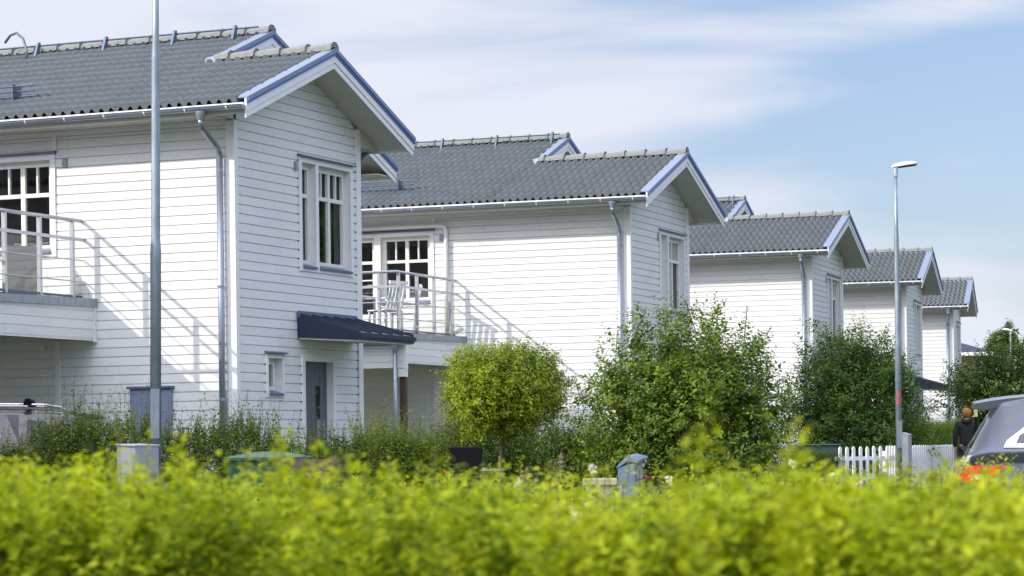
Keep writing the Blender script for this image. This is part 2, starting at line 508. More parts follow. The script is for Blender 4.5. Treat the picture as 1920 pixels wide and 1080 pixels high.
def window(parent, P, h0, h1, z0, z1, cols, transom=None, depth=0.09, casements=2, name='window', head=True, casing=True, kick=None):
    """opening h0..h1, z0..z1: frame with muntins, pane, casing boards, sills"""
    fr = MB(); o0, o1 = -depth - 0.05, -depth
    fw = 0.045
    for a, b_ in ((h0, h0 + fw), (h1 - fw, h1)): fr.pbox(P, a, b_, o0, o1, z0, z1)
    for a, b_ in ((z0, z0 + fw), (z1 - fw, z1)): fr.pbox(P, h0 + fw, h1 - fw, o0, o1 - 0.001, a, b_)
    # casement sashes
    cw = (h1 - h0 - 2 * fw) / casements
    sw = 0.035
    for c in range(casements):
        a, b_ = h0 + fw + c * cw, h0 + fw + (c + 1) * cw
        q0, q1 = o0 + 0.01, o1 + 0.012
        zz0, zz1 = z0 + fw, z1 - fw
        fr.pbox(P, a + 0.002, a + sw, q0, q1, zz0, zz1); fr.pbox(P, b_ - sw, b_ - 0.002, q0, q1, zz0, zz1)
        fr.pbox(P, a + sw, b_ - sw, q0, q1 - 0.001, zz0, zz0 + sw + 0.01); fr.pbox(P, a + sw, b_ - sw, q0, q1 - 0.001, zz1 - sw, zz1)
        if transom:
            fr.pbox(P, a + sw, b_ - sw, q0, q1 - 0.002, transom - 0.028, transom + 0.028)
            for k in range(1, cols):
                m = a + sw + (b_ - a - 2 * sw) * k / cols
                fr.pbox(P, m - 0.013, m + 0.013, q0, q1 - 0.003, transom + 0.028, zz1 - sw)
    w = fr.build(name, M['frame'], parent)
    gl = MB(); gl.face([P(h0 + 0.01, o0 + 0.02, z0 + 0.01), P(h1 - 0.01, o0 + 0.02, z0 + 0.01), P(h1 - 0.01, o0 + 0.02, z1 - 0.01), P(h0 + 0.01, o0 + 0.02, z1 - 0.01)])
    gl.build('pane', M['pane'], w)
    rm = MB(); a, b_, c, e, k, f = h0 - 0.25, h1 + 0.25, z0 - 0.5, z1 + 0.12, o0 - 0.02, o0 - 1.5
    for q in ([(a, f, c), (b_, f, c), (b_, f, e), (a, f, e)], [(a, k, c), (a, f, c), (a, f, e), (a, k, e)], [(b_, k, c), (b_, f, c), (b_, f, e), (b_, k, e)], [(a, k, c), (b_, k, c), (b_, f, c), (a, f, c)], [(a, k, e), (b_, k, e), (b_, f, e), (a, f, e)]):
        rm.face([P(*t_) for t_ in q])
    rm.build('interior', M['room'], w)
    if h1 - h0 > 0.6:
        cu = MB(); rr = random.Random(int(h0 * 100) + int(z0 * 10))
        fl_, fr_ = rr.uniform(0.12, 0.2), rr.uniform(0.1, 0.28)
        for g0, g1 in ((h0 - 0.05, h0 + (h1 - h0) * fl_), (h1 - (h1 - h0) * fr_, h1 + 0.05)):
            cols_ = [P(q, o0 - 0.16 + 0.03 * math.sin((q - g0) * 70), 0) for q in np.linspace(g0, g1, 26)]
            cu.sheet([[(x_, y_, z0 - 0.2) for x_, y_, _ in cols_], [(x_, y_, z1 + 0.05) for x_, y_, _ in cols_]])
        cu.build('curtain', M['curtain'], w)
        if name == 'window' and z0 > 2:
            sl_ = MB()
            for q in (0.3, 0.5):
                c_ = P(h0 + (h1 - h0) * q, o0 - 0.12, 0)
                sl_.lathe([(0.0, 0.0), (0.05, 0.0), (0.065, 0.10), (0.0, 0.10)], (c_[0], c_[1], z0 + 0.05), 10)
                sl_.lathe([(0.0, 0.10), (0.09, 0.16), (0.11, 0.24), (0.05, 0.34), (0.0, 0.36)], (c_[0], c_[1], z0 + 0.05), 9, 1)
            sl_.build('pot_plant', [M['trim'], M['plum']], w)
    rv = MB()   # reveals
    for a in (h0, h1): rv.face([P(a, 0.0, z0), P(a, o0, z0), P(a, o0, z1), P(a, 0.0, z1)])
    for a in (z0, z1): rv.face([P(h0, 0.0, a), P(h1, 0.0, a), P(h1, o0, a), P(h0, o0, a)])
    rv.build('reveal', M['trim'], w)
    return w

def casing(parent, P, h0, h1, z0, z1, w=0.075, mull=(), head=True, sill=True, hz=0.06):
    c = MB()
    t = 0.022
    c.pbox(P, h0 - w, h0, -0.005, t, z0 - w, z1 + w); c.pbox(P, h1, h1 + w, -0.005, t, z0 - w, z1 + w)
    c.pbox(P, h0, h1, -0.005, t - 0.001, z1, z1 + w); c.pbox(P, h0, h1, -0.005, t - 0.001, z0 - w, z0)
    for a, b_ in mull: c.pbox(P, a, b_, -0.005, t - 0.002, z0, z1)
    o = c.build('window_casing', M['trim'], parent)
    if head:
        f = MB()
        f.hexa([P(h0 - w - 0.02, -0.004, z1 + w + 0.002), P(h1 + w + 0.02, -0.004, z1 + w + 0.002), P(h1 + w + 0.02, 0.075, z1 + w + 0.002), P(h0 - w - 0.02, 0.075, z1 + w + 0.002),
                P(h0 - w - 0.02, -0.004, z1 + w + 0.04), P(h1 + w + 0.02, -0.004, z1 + w + 0.04), P(h1 + w + 0.02, 0.075, z1 + w + 0.018), P(h0 - w - 0.02, 0.075, z1 + w + 0.018)])
        f.build('head_flashing', M['flash'], o)
    if sill:
        f = MB()
        edges = [h0] + [q for ab in mull for q in ab] + [h1]
        for a, b_ in zip(edges[::2], edges[1::2]):
            f.hexa([P(a + 0.004, -0.085, z0 + 0.003), P(b_ - 0.004, -0.085, z0 + 0.003), P(b_ - 0.004, 0.05, z0 - 0.035), P(a + 0.004, 0.05, z0 - 0.035),
                    P(a + 0.004, -0.085, z0 + 0.03), P(b_ - 0.004, -0.085, z0 + 0.03), P(b_ - 0.004, 0.05, z0 - 0.008), P(a + 0.004, 0.05, z0 - 0.008)])
        f.build('sill', M['flash'], o)
    return o

def tile_slope(mb, u0, u1, se, ze, st, spw=10, uref=0.53, wave=0.15, course=0.338):
    """corrugated courses of tiles from the eave (se, ze) up to s = st"""
    sg = 1 if st > se else -1
    L = math.hypot(1, SL)
    n = Vector((0, -sg * SL, 1)).normalized()
    cols = []
    k0 = math.floor((u0 - uref) / wave * spw); k1 = math.ceil((u1 - uref) / wave * spw)
    for k in range(k0, k1 + 1):
        u = min(u1, max(u0, uref + k * wave / spw))
        ph = (k % spw) / spw
        h = 0.070 * (0.5 - 0.5 * math.cos(2 * math.pi * ph)) ** 1.25
        jit = 0.0
        cols.append((u, h, math.floor(k / (2 * spw))))
    nc = math.ceil(abs(st - se) / course)
    for j in range(nc):
        a = se + sg * course * j; b_ = se + sg * min(course * (j + 1) + 0.0, abs(st - se))
        za, zb = ze + SL * abs(a - se), ze + SL * abs(b_ - se)
        r0, r1, r2 = [], [], []
        rr = random.Random(j * 977)
        js = {}
        for u, h, tid in cols:
            if tid not in js: js[tid] = rr.uniform(-0.004, 0.004)
            q = js[tid]
            r0.append(Vector((u, a - sg * 0.012, za)) + n * (h - 0.012))
            r1.append(Vector((u, a - sg * 0.012, za)) + n * (h * 0.90 + 0.044 + q))
            r2.append(Vector((u, b_, zb)) + n * (h * 1.0 - 0.004))
        mb.sheet([r0, r1, r2])

def make_house(d, label, variant):
    root = empty('row_house')
    tag(root, label, 'house', 'white row houses along the street')
    Ps = lambda h, o, z: (h, -o, z)                      # left side wall, faces -y
    Pg = lambda h, o, z: (o, h, z)                       # wing gable wall, faces +x
    Pr = lambda h, o, z: (h, W1 + o, z)                  # right wall of the wing
    UM = -2.41 + d                                       # front of the main roof
    UW = UM - 0.5                                        # front wall of the main body
    # openings
    wz0, wz1 = 3.60, 4.855
    so = [(-4.99 + d, -3.97 + d, wz0, wz1), (-5.93 + d, -5.12 + d, 2.97, wz1), (-8.3 + d, -7.2 + d, wz0, wz1)]
    go = [(1.895, 2.315, 3.40, 4.85), (2.40, 3.40, 3.40, 4.85), (0.865, 1.255, 1.60, 2.075), (1.93, 2.78, 0.15, 2.06)]
    roofz = lambda s, c, o=0.13: ZE - o + SL * (c + OE - abs(s - c))
    # walls: siding with grooves and a backing sheet
    w = MB()
    strips(w, Ps, BACK + d, -0.105, 0.3, 5.16, so)
    strips(w, Ps, BACK + d, 0, 0.0, 5.3, so, groove=0, off=-0.035)
    w.build('side_wall', M['siding'], root)
    limg = lambda z: (SP - (ZP - 0.13 - z) / SL, SP + (ZP - 0.13 - z) / SL)
    w = MB()
    strips(w, Pg, 0.075, W1 - 0.11, 0.3, ZP - 0.14, go, lim=limg)
    strips(w, Pg, 0, W1, 0.0, ZP - 0.14, go, lim=limg, groove=0, off=-0.035)
    w.build('gable_wall', M['siding'], root)
    w = MB()
    strips(w, Pr, UW, 0, 0.0, 5.3, [])
    Pm = lambda h, o, z: (UW + o, h, z)
    limm = lambda z: (SM - (ZM - 0.13 - z) / SL, SM + (ZM - 0.13 - z) / SL)
    strips(w, Pm, 0.02, W2, 0.0, ZM - 0.14, [], lim=limm)
    Pb = lambda h, o, z: (BACK + d - o, h, z)
    strips(w, Pb, 0.0, W2, 0.0, ZM - 0.14, [], lim=limm, groove=0)
    Pr2 = lambda h, o, z: (h, W2 + o, z)
    strips(w, Pr2, BACK + d, UW, 0.0, 5.3, [(-6.4 + d, -5.2 + d, 1.0, 2.2)])
    w.build('main_wall', M['siding'], root)
    w = MB()
    for a in [(BACK + d, 0.004, -0.004, 0.1), (-0.1, 0.004, 0.1, W1 - 0.1), (UW, 0.004, W1 - 0.1, W1 + 0.004)]:
        w.box(a[0], a[1], a[2], a[3], 0, 0.29)
    w.build('foundation', M['concrete'], root)
    # corner boards
    w = MB()
    w.box(-0.105, -0.001, -0.024, 0.0, 0.3, 5.22)
    w.build('corner_board', M['trim'], root, bevel=0.004)
    w = MB(); w.box(-0.001, 0.024, -0.024, 0.075, 0.3, 5.22); w.build('corner_board', M['trim'], root)
    w = MB(); w.box(0.0, 0.024, W1 - 0.11, W1 + 0.024, 0.3, 5.50); w.build('corner_board', M['trim'], root)
    # frieze and slim vertical boards
    w = MB(); w.box(BACK + d, -0.105, -0.018, 0.0, 5.165, 5.235)
    w.box(-3.925 + d, -3.865 + d, -0.027, -0.001, 4.98, 5.165)
    w.box(-3.93 + d, -3.85 + d, -0.027, -0.001, 0.3, 2.34)
    w.build('trim_board', M['trim'], root)
    w = MB()      # open ends of the board joints beside the trim
    zl = 0.37
    while zl < 5.1:
        for q, z0_, z1_ in ((1.805, 3.3, 4.95), (3.592, 0.3, 5.3), (1.838, 0.3, 2.1), (0.795, 1.55, 2.12), (2.872, 0.3, 2.1), (1.322, 1.55, 2.12)):
            if z0_ < zl < z1_: w.box(-0.002, 0.0035, q - 0.011, q + 0.009, zl - 0.020, zl + 0.004)
        zl = round(zl + 0.125, 4)
    w.build('board_joint', M['dark'], root)
    # side windows and balcony door
    def side_win(a, b_, z0, z1, **k): return window(root, Ps, a, b_, z0, z1, 2, transom=4.385, **k)
    side_win(*so[0], casements=2); side_win(*so[2], casements=2)
    casing(root, Ps, so[0][0], so[0][1], wz0, wz1, w=0.08)
    casing(root, Ps, so[2][0], so[2][1], wz0, wz1, w=0.08)
    a, b_, z0, z1 = so[1]
    dr = window(root, Ps, a, b_, z0, z1, 2, transom=4.385, casements=1, name='balcony_door')
    k = MB(); k.pbox(Ps, a + 0.08, b_ - 0.08, -0.125, -0.08, 3.05, 3.40); k.build('door_panel', M['frame'], dr)
    for q in (3.72, 4.05): k = MB(); k.pbox(Ps, a + 0.08, b_ - 0.08, -0.125, -0.08, q - 0.012, q + 0.012); k.build('glazing_bar', M['frame'], dr)
    k = MB(); k.tube([(b_ - 0.06, 0.05, 3.95), (b_ - 0.06, 0.02, 3.95), (b_ - 0.17, 0.02, 3.95)], 0.011, 6); k.build('handle', M['rail'], dr)
    casing(root, Ps, a, b_, z0 + 0.06, z1, w=0.075, sill=False)
    # gable windows
    window(root, Pg, *go[0], 1, transom=4.40, casements=1)
    window(root, Pg, *go[1], 2, transom=4.40, casements=2)
    casing(root, Pg, go[0][0], go[1][1], 3.40, 4.85, mull=[(2.315, 2.40)], w=0.075)
    window(root, Pg, *go[2], 1, casements=1, depth=0.1)
    casing(root, Pg, *go[2], w=0.06)
    # front door
    a, b_, z0, z1 = go[3]
    w = MB()
    for q in (a, b_): w.face([Pg(q, 0, z0), Pg(q, -0.14, z0), Pg(q, -0.14, z1), Pg(q, 0, z1)])
    w.face([Pg(a, 0, z1), Pg(b_, 0, z1), Pg(b_, -0.14, z1), Pg(a, -0.14, z1)])
    w.pbox(Pg, a - 0.085, a, -0.005, 0.022, 0.15, z1 + 0.07); w.pbox(Pg, b_, b_ + 0.085, -0.005, 0.022, 0.15, z1 + 0.07)
    w.pbox(Pg, a, b_, -0.005, 0.021, z1, z1 + 0.07)
    fo = w.build('door_frame', M['trim'], root)
    w = MB(); w.pbox(Pg, a + 0.002, b_ - 0.002, -0.14, -0.09, z0, z1 - 0.002)
    for q in np.linspace(a + 0.1, b_ - 0.1, 6): w.pbox(Pg, q - 0.003, q + 0.003, -0.09, -0.087, z0 + 0.05, z1 - 0.06)
    dn = w.build('front_door', M['door'], root)
    w = MB(); w.pbox(Pg, 2.44, 2.56, -0.092, -0.083, 0.5, 1.72); w.build('door_glass', M['doorglass'], dn)
    w = MB(); w.tube([Pg(2.68, -0.09, 1.1), Pg(2.68, -0.04, 1.1), Pg(2.58, -0.04, 1.1)], 0.012, 6)
    w.pbox(Pg, 2.66, 2.70, -0.091, -0.082, 0.98, 1.24); w.build('handle', M['galv'], dn)
    w = MB(); w.box(0.0, 0.9, 1.7, 3.1, 0.0, 0.14); w.build('step', M['concrete'], root)
    # porch canopy of navy sheet metal
    s0, s1, pu = 1.735, 3.47, 0.985
    w = MB()
    w.hexa([(0.003, s0, 2.385), (pu, s0, 2.325), (pu, s1, 2.325), (0.003, s1, 2.385), (0.003, s0, 2.70), (pu, s0, 2.425), (pu, s1, 2.425), (0.003, s1, 2.70)])
    c = w.build('porch_canopy', M['navy'], root)
    w = MB()
    for q in np.linspace(s0 + 0.02, s1 - 0.02, 6):
        w.hexa([(0.01, q - 0.012, 2.698), (pu - 0.01, q - 0.012, 2.427), (pu - 0.01, q + 0.012, 2.427), (0.01, q + 0.012, 2.698),
                (0.01, q - 0.008, 2.735), (pu - 0.01, q - 0.008, 2.462), (pu - 0.01, q + 0.008, 2.462), (0.01, q + 0.008, 2.735)])
    w.box(pu, pu + 0.02, s0 - 0.02, s1 + 0.02, 2.36, 2.42)
    w.build('standing_seam', M['navy'], c)
    w = MB(); w.box(0.0245, 0.055, s0 - 0.03, s1 + 0.02, 2.66, 2.755, 0); w.build('wall_flashing', M['flash'], c)
    w = MB(); w.hexa([(0.02, s0 + 0.02, 2.36), (pu - 0.02, s0 + 0.02, 2.305), (pu - 0.02, s1 - 0.02, 2.305), (0.02, s1 - 0.02, 2.36),
                      (0.02, s0 + 0.02, 2.384), (pu - 0.02, s0 + 0.02, 2.324), (pu - 0.02, s1 - 0.02, 2.324), (0.02, s1 - 0.02, 2.384)])
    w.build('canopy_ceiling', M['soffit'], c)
    # roof
    w = MB()
    ue = OF - 0.135
    tile_slope(w, BACK + d - 0.3, UM - 0.12, -OE, ZE, SM - 0.02)
    tile_slope(w, UM - 0.12, ue, -OE, ZE, SP - 0.02)
    tile_slope(w, UM - 0.7, ue, SR, ZE, SP + 0.02, spw=6)
    tile_slope(w, BACK + d - 0.3, UM - 0.06, SMR, ZE, SM + 0.02, spw=6)
    roof = w.build('roof', M['tiles'], root, smooth=False)
    w = MB()    # boarding under the tiles, closes the roof
    def slab(u0, u1, se, st, z_off, th):
        zt = ZE + SL * abs(st - se)
        w.hexa([(u0, se, ZE - z_off - th), (u1, se, ZE - z_off - th), (u1, st, zt - z_off - th), (u0, st, zt - z_off - th),
                (u0, se, ZE - z_off), (u1, se, ZE - z_off), (u1, st, zt - z_off), (u0, st, zt - z_off)])
    slab(BACK + d - 0.3, UM - 0.03, -OE + 0.02, SM, 0.02, 0.1); slab(UM - 0.029, OF - 0.035, -OE + 0.02, SP, 0.02, 0.1)
    slab(UM - 0.7, OF - 0.035, SR - 0.02, SP, 0.02, 0.1); slab(BACK + d - 0.3, UM - 0.03, SMR - 0.02, SM, 0.02, 0.1)
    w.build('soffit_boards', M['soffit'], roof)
    w = MB()    # boxed eaves
    w.box(BACK + d, -0.001, -0.55, -0.002, 5.236, 5.25); w.box(UM, -0.001, W1 + 0.002, SR - 0.07, 5.236, 5.25)
    w.hexa([(-0.02, W1 + 0.002, 5.236), (0.0, W1 + 0.002, 5.236), (0.0, SR - 0.07, 5.236), (-0.02, SR - 0.07, 5.236),
            (-0.02, W1 + 0.002, 5.24 + SL * (SR - 0.0 - W1)), (0.0, W1 + 0.002, 5.24 + SL * (SR - 0.0 - W1)), (0.0, SR - 0.07, 5.26), (-0.02, SR - 0.07, 5.26)])
    w.hexa([(-0.02, -0.55, 5.236), (0.0, -0.55, 5.236), (0.0, -0.002, 5.236), (-0.02, -0.002, 5.236),
            (-0.02, -0.55, 5.26), (0.0, -0.55, 5.26), (0.0, -0.002, 5.26 + SL * .55), (-0.02, -0.002, 5.26 + SL * .55)])
    w.box(BACK + d, UM - 0.04, W2 + 0.002, SMR - 0.07, 5.236, 5.25)
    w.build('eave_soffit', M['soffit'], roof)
    w = MB()
    w.box(BACK + d, OF - 0.033, -0.575, -0.55, 5.215, 5.31); w.box(BACK + d, OF - 0.05, -0.635, -0.605, 5.30, 5.352)
    w.box(UM, OF - 0.033, SR - 0.07, SR - 0.045, 5.215, 5.31); w.box(BACK + d, UM - 0.035, SMR - 0.07, SMR - 0.045, 5.215, 5.31)
    w.build('fascia', M['trim'], roof)
    # barge boards, verge metal
    def barge(u, c, se, left_from=None):
        for sg in (-1, 1):
            e = c + sg * (c - se) if sg > 0 else se
            e = se if sg < 0 else 2 * c - se
            zt = ZE + SL * (c - se)
            z0_ = ZE
            if sg < 0 and left_from is not None: e = left_from; z0_ = ZE + SL * (left_from - se)
            def seg(mb, ua, ub, oa, ob, mi=0, ext=0.0):
                mb.hexa([(ua, e + sg * ext, z0_ - oa - SL * ext), (ub, e + sg * ext, z0_ - oa - SL * ext), (ub, c, zt - oa), (ua, c, zt - oa),
                         (ua, e + sg * ext, z0_ - ob - SL * ext), (ub, e + sg * ext, z0_ - ob - SL * ext), (ub, c, zt - ob), (ua, c, zt - ob)], mi)
            mb = MB()
            seg(mb, u - 0.03, u, 0.115, -0.06, ext=0.012); seg(mb, u - 0.03, u - 0.014, 0.20, 0.116, ext=0.006)
            bo = mb.build('barge_board', M['trim'], root)
            mb = MB(); seg(mb, u - 0.15, u + 0.02, -0.062, -0.08, ext=0.015); seg(mb, u + 0.0205, u + 0.03, -0.020, -0.08, ext=0.015); seg(mb, u - 0.15, u - 0.145, 0.02, -0.0619, ext=0.015)
            mb.build('verge_metal', M['bluemetal'], bo)
            mb = MB(); seg(mb, u + 0.001, u + 0.0195, 0.016, -0.018, ext=0.012); mb.build('blue_line', M['blueline'], bo)
    barge(OF, SP, -OE); barge(UM, SM, -OE, left_from=SP + 0.03)
    # ridge caps
    def caps(u0, u1, s, z, L=0.41):
        w = MB()
        n = int((u1 - u0) / L) + 1
        for i in range(n):
            b1 = u1 - i * L; a1 = max(b1 - L - 0.03, u0)
            ring = lambda u, r, lift: [Vector((u, s + r * math.cos(q), z + lift + r * 0.85 * math.sin(q))) for q in np.linspace(math.pi * 1.04, -math.pi * 0.04, 6)]
            j = random.uniform(-0.003, 0.003)
            g0, g1 = ring(a1, 0.105, -0.005 + j), ring(b1, 0.125, 0.012 + j)
            w.sheet([g0, g1]); w.sheet([[p + Vector((0, 0, -0.001)) for p in g1], [Vector((b1 - 0.004, p.y, z - 0.02 + (p.z - z) * 0.6)) for p in g1]])
            w.sheet([[p for p in ring(b1 - 0.03, 0.129, 0.016 + j)], [p for p in ring(b1 + 0.002, 0.131, 0.018 + j)]])
        w.build('ridge_tiles', M['cap'], roof)
    caps(BACK + d, UM + 0.0, SM, ZM + 0.045); caps(UM - 0.02, OF + 0.0, SP, ZP + 0.045)
    w = MB()   # lead apron where the wing ridge meets the main slope
    w.lathe([(0.0, 0.12), (0.10, 0.10), (0.15, 0.03), (0.17, -0.03)], (UM - 0.06, SP, ZP - 0.01), 12)
    w.build('ridge_end', M['gutter'], roof, smooth=True)
    # gutter with brackets
    w = MB()
    def gut(u0, u1, s, z=5.312, r=0.056):
        ring = lambda u, rr: [(u, s + rr * math.cos(q), z + rr * math.sin(q)) for q in np.linspace(math.pi, 2 * math.pi, 9)]
        w.sheet([ring(u0, r), ring(u1, r)]); w.sheet([ring(u0, r - 0.006), ring(u1, r - 0.006)])
        w.tube([(u0, s - r, z), (u1, s - r, z)], 0.007, 6)
        w.face(ring(u1, r)); w.face(ring(u0, r))
    gut(BACK + d, 0.545, -0.692)
    go_ = w.build('gutter', M['gutter'], root, smooth=True)
    q = 0.3
    while q > BACK + d + 2:
        w = MB()
        for k in range(6):
            a0, a1 = math.pi + k * math.pi / 6, math.pi + (k + 1) * math.pi / 6
            f = lambda u, r, a: (u, -0.692 + r * math.cos(a), 5.312 + r * math.sin(a))
            w.face([f(q, 0.0600, a0), f(q + 0.022, 0.0600, a0), f(q + 0.022, 0.0600, a1), f(q, 0.0600, a1)])
        w.box(q, q + 0.022, -0.755, -0.62, 5.316, 5.320)
        w.build('bracket', M['trim'], go_)
        q -= 0.62
    # downspout with funnel and swan neck
    w = MB()
    w.lathe([(0.075, 5.262), (0.075, 5.235), (0.045, 5.15), (0.042, 5.14)], (-0.09, -0.692, 0), 12)
    w.tube([(-0.09, -0.692, 5.16), (-0.09, -0.69, 5.11), (-0.10, -0.65, 5.05), (-0.155, -0.15, 4.84), (-0.17, -0.085, 4.78), (-0.17, -0.082, 4.72)], 0.041, 10)
    w.tube([(-0.17, -0.082, 4.74), (-0.17, -0.082, 0.2)], 0.045, 12)
    for q in (4.55, 3.0, 1.5): w.lathe([(0.049, q - 0.02), (0.049, q + 0.02)], (-0.17, -0.082, 0), 12)
    w.build('downspout', M['gutter'], root, smooth=True)
    w = MB(); w.tube([(-0.2, SR - 0.08, 5.25), (-0.2, W1 + 0.5, 5.1), (-0.25, W1 + 0.1, 4.75), (-0.25, W1 + 0.08, 0.2)], 0.045, 10); w.build('downspout', M['gutter'], root, smooth=True)
    # snow guard
    w = MB(); ge = -4.36 + d; sgS = 0.27; sgZ = ZE + SL * (sgS + OE)
    for k, hh in enumerate((0.10, 0.17, 0.24)): w.tube([(ge - 4.5, sgS - hh * 0.35, sgZ + hh), (ge, sgS - hh * 0.35, sgZ + hh)], 0.013, 6)
    for q in (ge - 0.33, ge - 1.53, ge - 2.73, ge - 3.93):
        w.box(q, q + 0.012, sgS - 0.12, sgS + 0.1, sgZ - 0.03, sgZ + 0.27); w.box(q - 0.03, q + 0.04, sgS - 0.02, sgS + 0.4, sgZ + 0.03, sgZ + 0.05)
    w.build('snow_guard', M['steel'], roof)
    # ridge safety rail
    w = MB(); rs = SM - 0.30; rz = ZM - 0.115
    w.tube([(-9 + d, SM - 0.26, ZM + 0.105), (-2.5 + d, SM - 0.26, ZM + 0.105)], 0.015, 6)
    for q in ((-2.89, -3.92, -5.12, -6.33, -7.5) if variant == 'hook' else (-2.66, -3.85, -5.03, -6.2, -7.4)):
        w.hexa([(q + d - 0.006, rs - 0.12, rz - 0.02), (q + d + 0.03, rs - 0.12, rz - 0.02), (q + d + 0.03, rs + 0.02, rz), (q + d - 0.006, rs + 0.02, rz),
                (q + d - 0.006, rs + 0.0, rz + 0.27), (q + d + 0.03, rs + 0.0, rz + 0.27), (q + d + 0.03, rs + 0.06, rz + 0.27), (q + d - 0.006, rs + 0.06, rz + 0.27)])
        w.box(q + d - 0.02, q + d + 0.05, rs - 0.45, rs, rz - 0.12, rz - 0.10)
    w.build('ridge_rail', M['steel'], roof)
    # vents and meter cupboard
    w = MB(); w.box(-3.765 + d, -3.695 + d, -0.035, 0, 4.74, 4.86); w.build('vent', M['gutter'], root)
    w = MB(); w.box(0, 0.03, 1.70, 1.755, 4.71, 4.84); w.build('vent', M['gutter'], root)
    if variant == 'hook':
        w = MB(); w.box(-1.62, -0.98, -0.06, -0.001, 1.02, 1.66)
        mt = w.build('meter_cupboard', M['cabinet'], root, bevel=0.006)
        w = MB(); w.box(-1.60, -1.31, -0.066, -0.0605, 1.04, 1.64); w.box(-1.295, -1.0, -0.066, -0.0605, 1.04, 1.64); w.build('cupboard_door', M['cabinet'], mt)
        w = MB(); w.box(-1.65, -0.95, -0.10, -0.001, 1.668, 1.70); w.build('head_flashing', M['flash'], mt)
    w = MB(); w.box(-4.16 + d, -4.08 + d, -0.045, -0.001, 2.22, 2.32); w.build('wall_lamp', M['trim'], root, bevel=0.01)
    # balcony
    UB = -3.27 + d; SB = -2.89
    UBk = -8.6 + d
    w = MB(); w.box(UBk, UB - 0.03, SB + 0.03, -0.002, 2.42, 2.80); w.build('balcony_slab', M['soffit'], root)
    bal = w = MB()
    Pf = lambda h, o, z: (UB + o, h, z)
    Psb = lambda h, o, z: (h, SB - o, z)
    w = MB()
    strips(w, Pf, SB, -0.06, 2.34, 2.80, [], groove=0.012)
    strips(w, Psb, UBk, UB, 2.26, 2.72, [], groove=0.012)
    for (P, a, b_, zb) in ((Pf, SB, -0.06, 2.34), (Psb, UBk, UB, 2.26)):
        w.pbox(P, a, b_, -0.04, -0.015, zb, 2.79)
    w.pbox(Pf, -0.075, -0.002, -0.02, 0.018, 2.32, 2.80); w.pbox(Pf, SB - 0.018, SB + 0.06, -0.04, 0.018, 2.24, 2.80)
    bf = w.build('balcony_fascia', M['siding'], root)
    w = MB()
    w.hexa([(UB - 0.02, SB - 0.03, 2.765), (UB + 0.03, SB - 0.03, 2.765), (UB + 0.03, -0.002, 2.80), (UB - 0.02, -0.002, 2.80),
            (UB - 0.02, SB - 0.03, 2.87), (UB + 0.03, SB - 0.03, 2.87), (UB + 0.03, -0.002, 2.915), (UB - 0.02, -0.002, 2.915)])
    w.box(UBk, UB - 0.02, SB - 0.03, SB + 0.02, 2.74, 2.865)
    w.build('edge_metal', M['galv'], bf)
    w = MB(); w.box(UBk + 0.02, UB - 0.025, SB + 0.025, -0.004, 2.80, 2.90); w.build('balcony_deck', M['brown'], root)
    # balcony gutter, post and downspout
    w = MB()
    ring = lambda u, rr: [(u, SB - 0.09 + rr * math.cos(q), 2.70 + rr * math.sin(q)) for q in np.linspace(math.pi, 2 * math.pi, 7)]
    w.sheet([ring(UBk, 0.055), ring(UB + 0.02, 0.055)]); w.face(ring(UB + 0.02, 0.055))
    w.lathe([(0.07, 2.66), (0.07, 2.62), (0.04, 2.52)], (UB - 0.17, SB - 0.09, 0), 10)
    w.tube([(UB - 0.17, SB - 0.09, 2.53), (UB - 0.17, SB - 0.09, 0.1)], 0.037, 10)
    w.build('downspout', M['gutter'], root, smooth=True)
    w = MB(); w.box(UB - 0.14, UB - 0.035, SB + 0.035, SB + 0.14, 0.0, 2.26); w.build('carport_post', M['brown'], root)
    w = MB(); w.box(UB - 0.15, UB - 0.025, SB - 0.02, SB + 0.15, 2.10, 2.245); w.build('post_collar', M['trim'], root)
    w = MB(); w.box(UBk + 0.1, UBk + 0.2, SB + 0.035, SB + 0.14, 0.0, 2.33); w.build('carport_post', M['brown'], root)
    # railing
    UR, SRL = -3.475 + d, -2.77
    rt = empty('railing'); rt.parent = root
    fs = [-0.25, -1.04, -1.85, -2.70]
    bs = [UR - 0.35, UR - 1.25, UR - 2.15, UR - 3.05, UR - 3.95, UR - 4.85]
    for q in fs:
        w = MB(); w.box(UR - 0.03, UR + 0.025, q - 0.022, q + 0.022, 2.90, 3.965); w.build('post', M['rail'], rt)
    for q in bs:
        w = MB(); w.box(q - 0.022, q + 0.022, SRL - 0.025, SRL + 0.03, 2.90, 3.965); w.build('post', M['rail'], rt)
    w = MB()
    w.tube([(UR - 5.0, SRL, 3.985), (UR, SRL, 3.985), (UR, -0.02, 3.985)], 0.027, 10)
    w.build('handrail', M['rail'], rt, smooth=True)
    w = MB(); w.box(UR + 0.026, UR + 0.046, SRL, -0.0, 3.70, 3.745); w.box(UR - 5.0, UR + 0.046, SRL - 0.045, SRL - 0.026, 3.70, 3.745)
    for q in (3.44, 3.15):
        w.tube([(UR + 0.035, SRL, q), (UR + 0.035, -0.01, q)], 0.009, 6); w.tube([(UR - 5.0, SRL - 0.035, q), (UR + 0.035, SRL - 0.035, q)], 0.009, 6)
    w.build('rail', M['rail'], rt)
    w = MB()
    gz0, gz1 = 2.96, 3.69
    fe = [-2.70] + [-1.85, -1.04, -0.25]
    for a, b_ in zip(fe[:-1], fe[1:]): w.face([(UR, a + 0.03, gz0), (UR, b_ - 0.03, gz0), (UR, b_ - 0.03, gz1), (UR, a + 0.03, gz1)])
    w.face([(UR, -0.22, gz0), (UR, -0.03, gz0), (UR, -0.03, gz1), (UR, -0.22, gz1)])
    be = [UR - 0.02] + bs
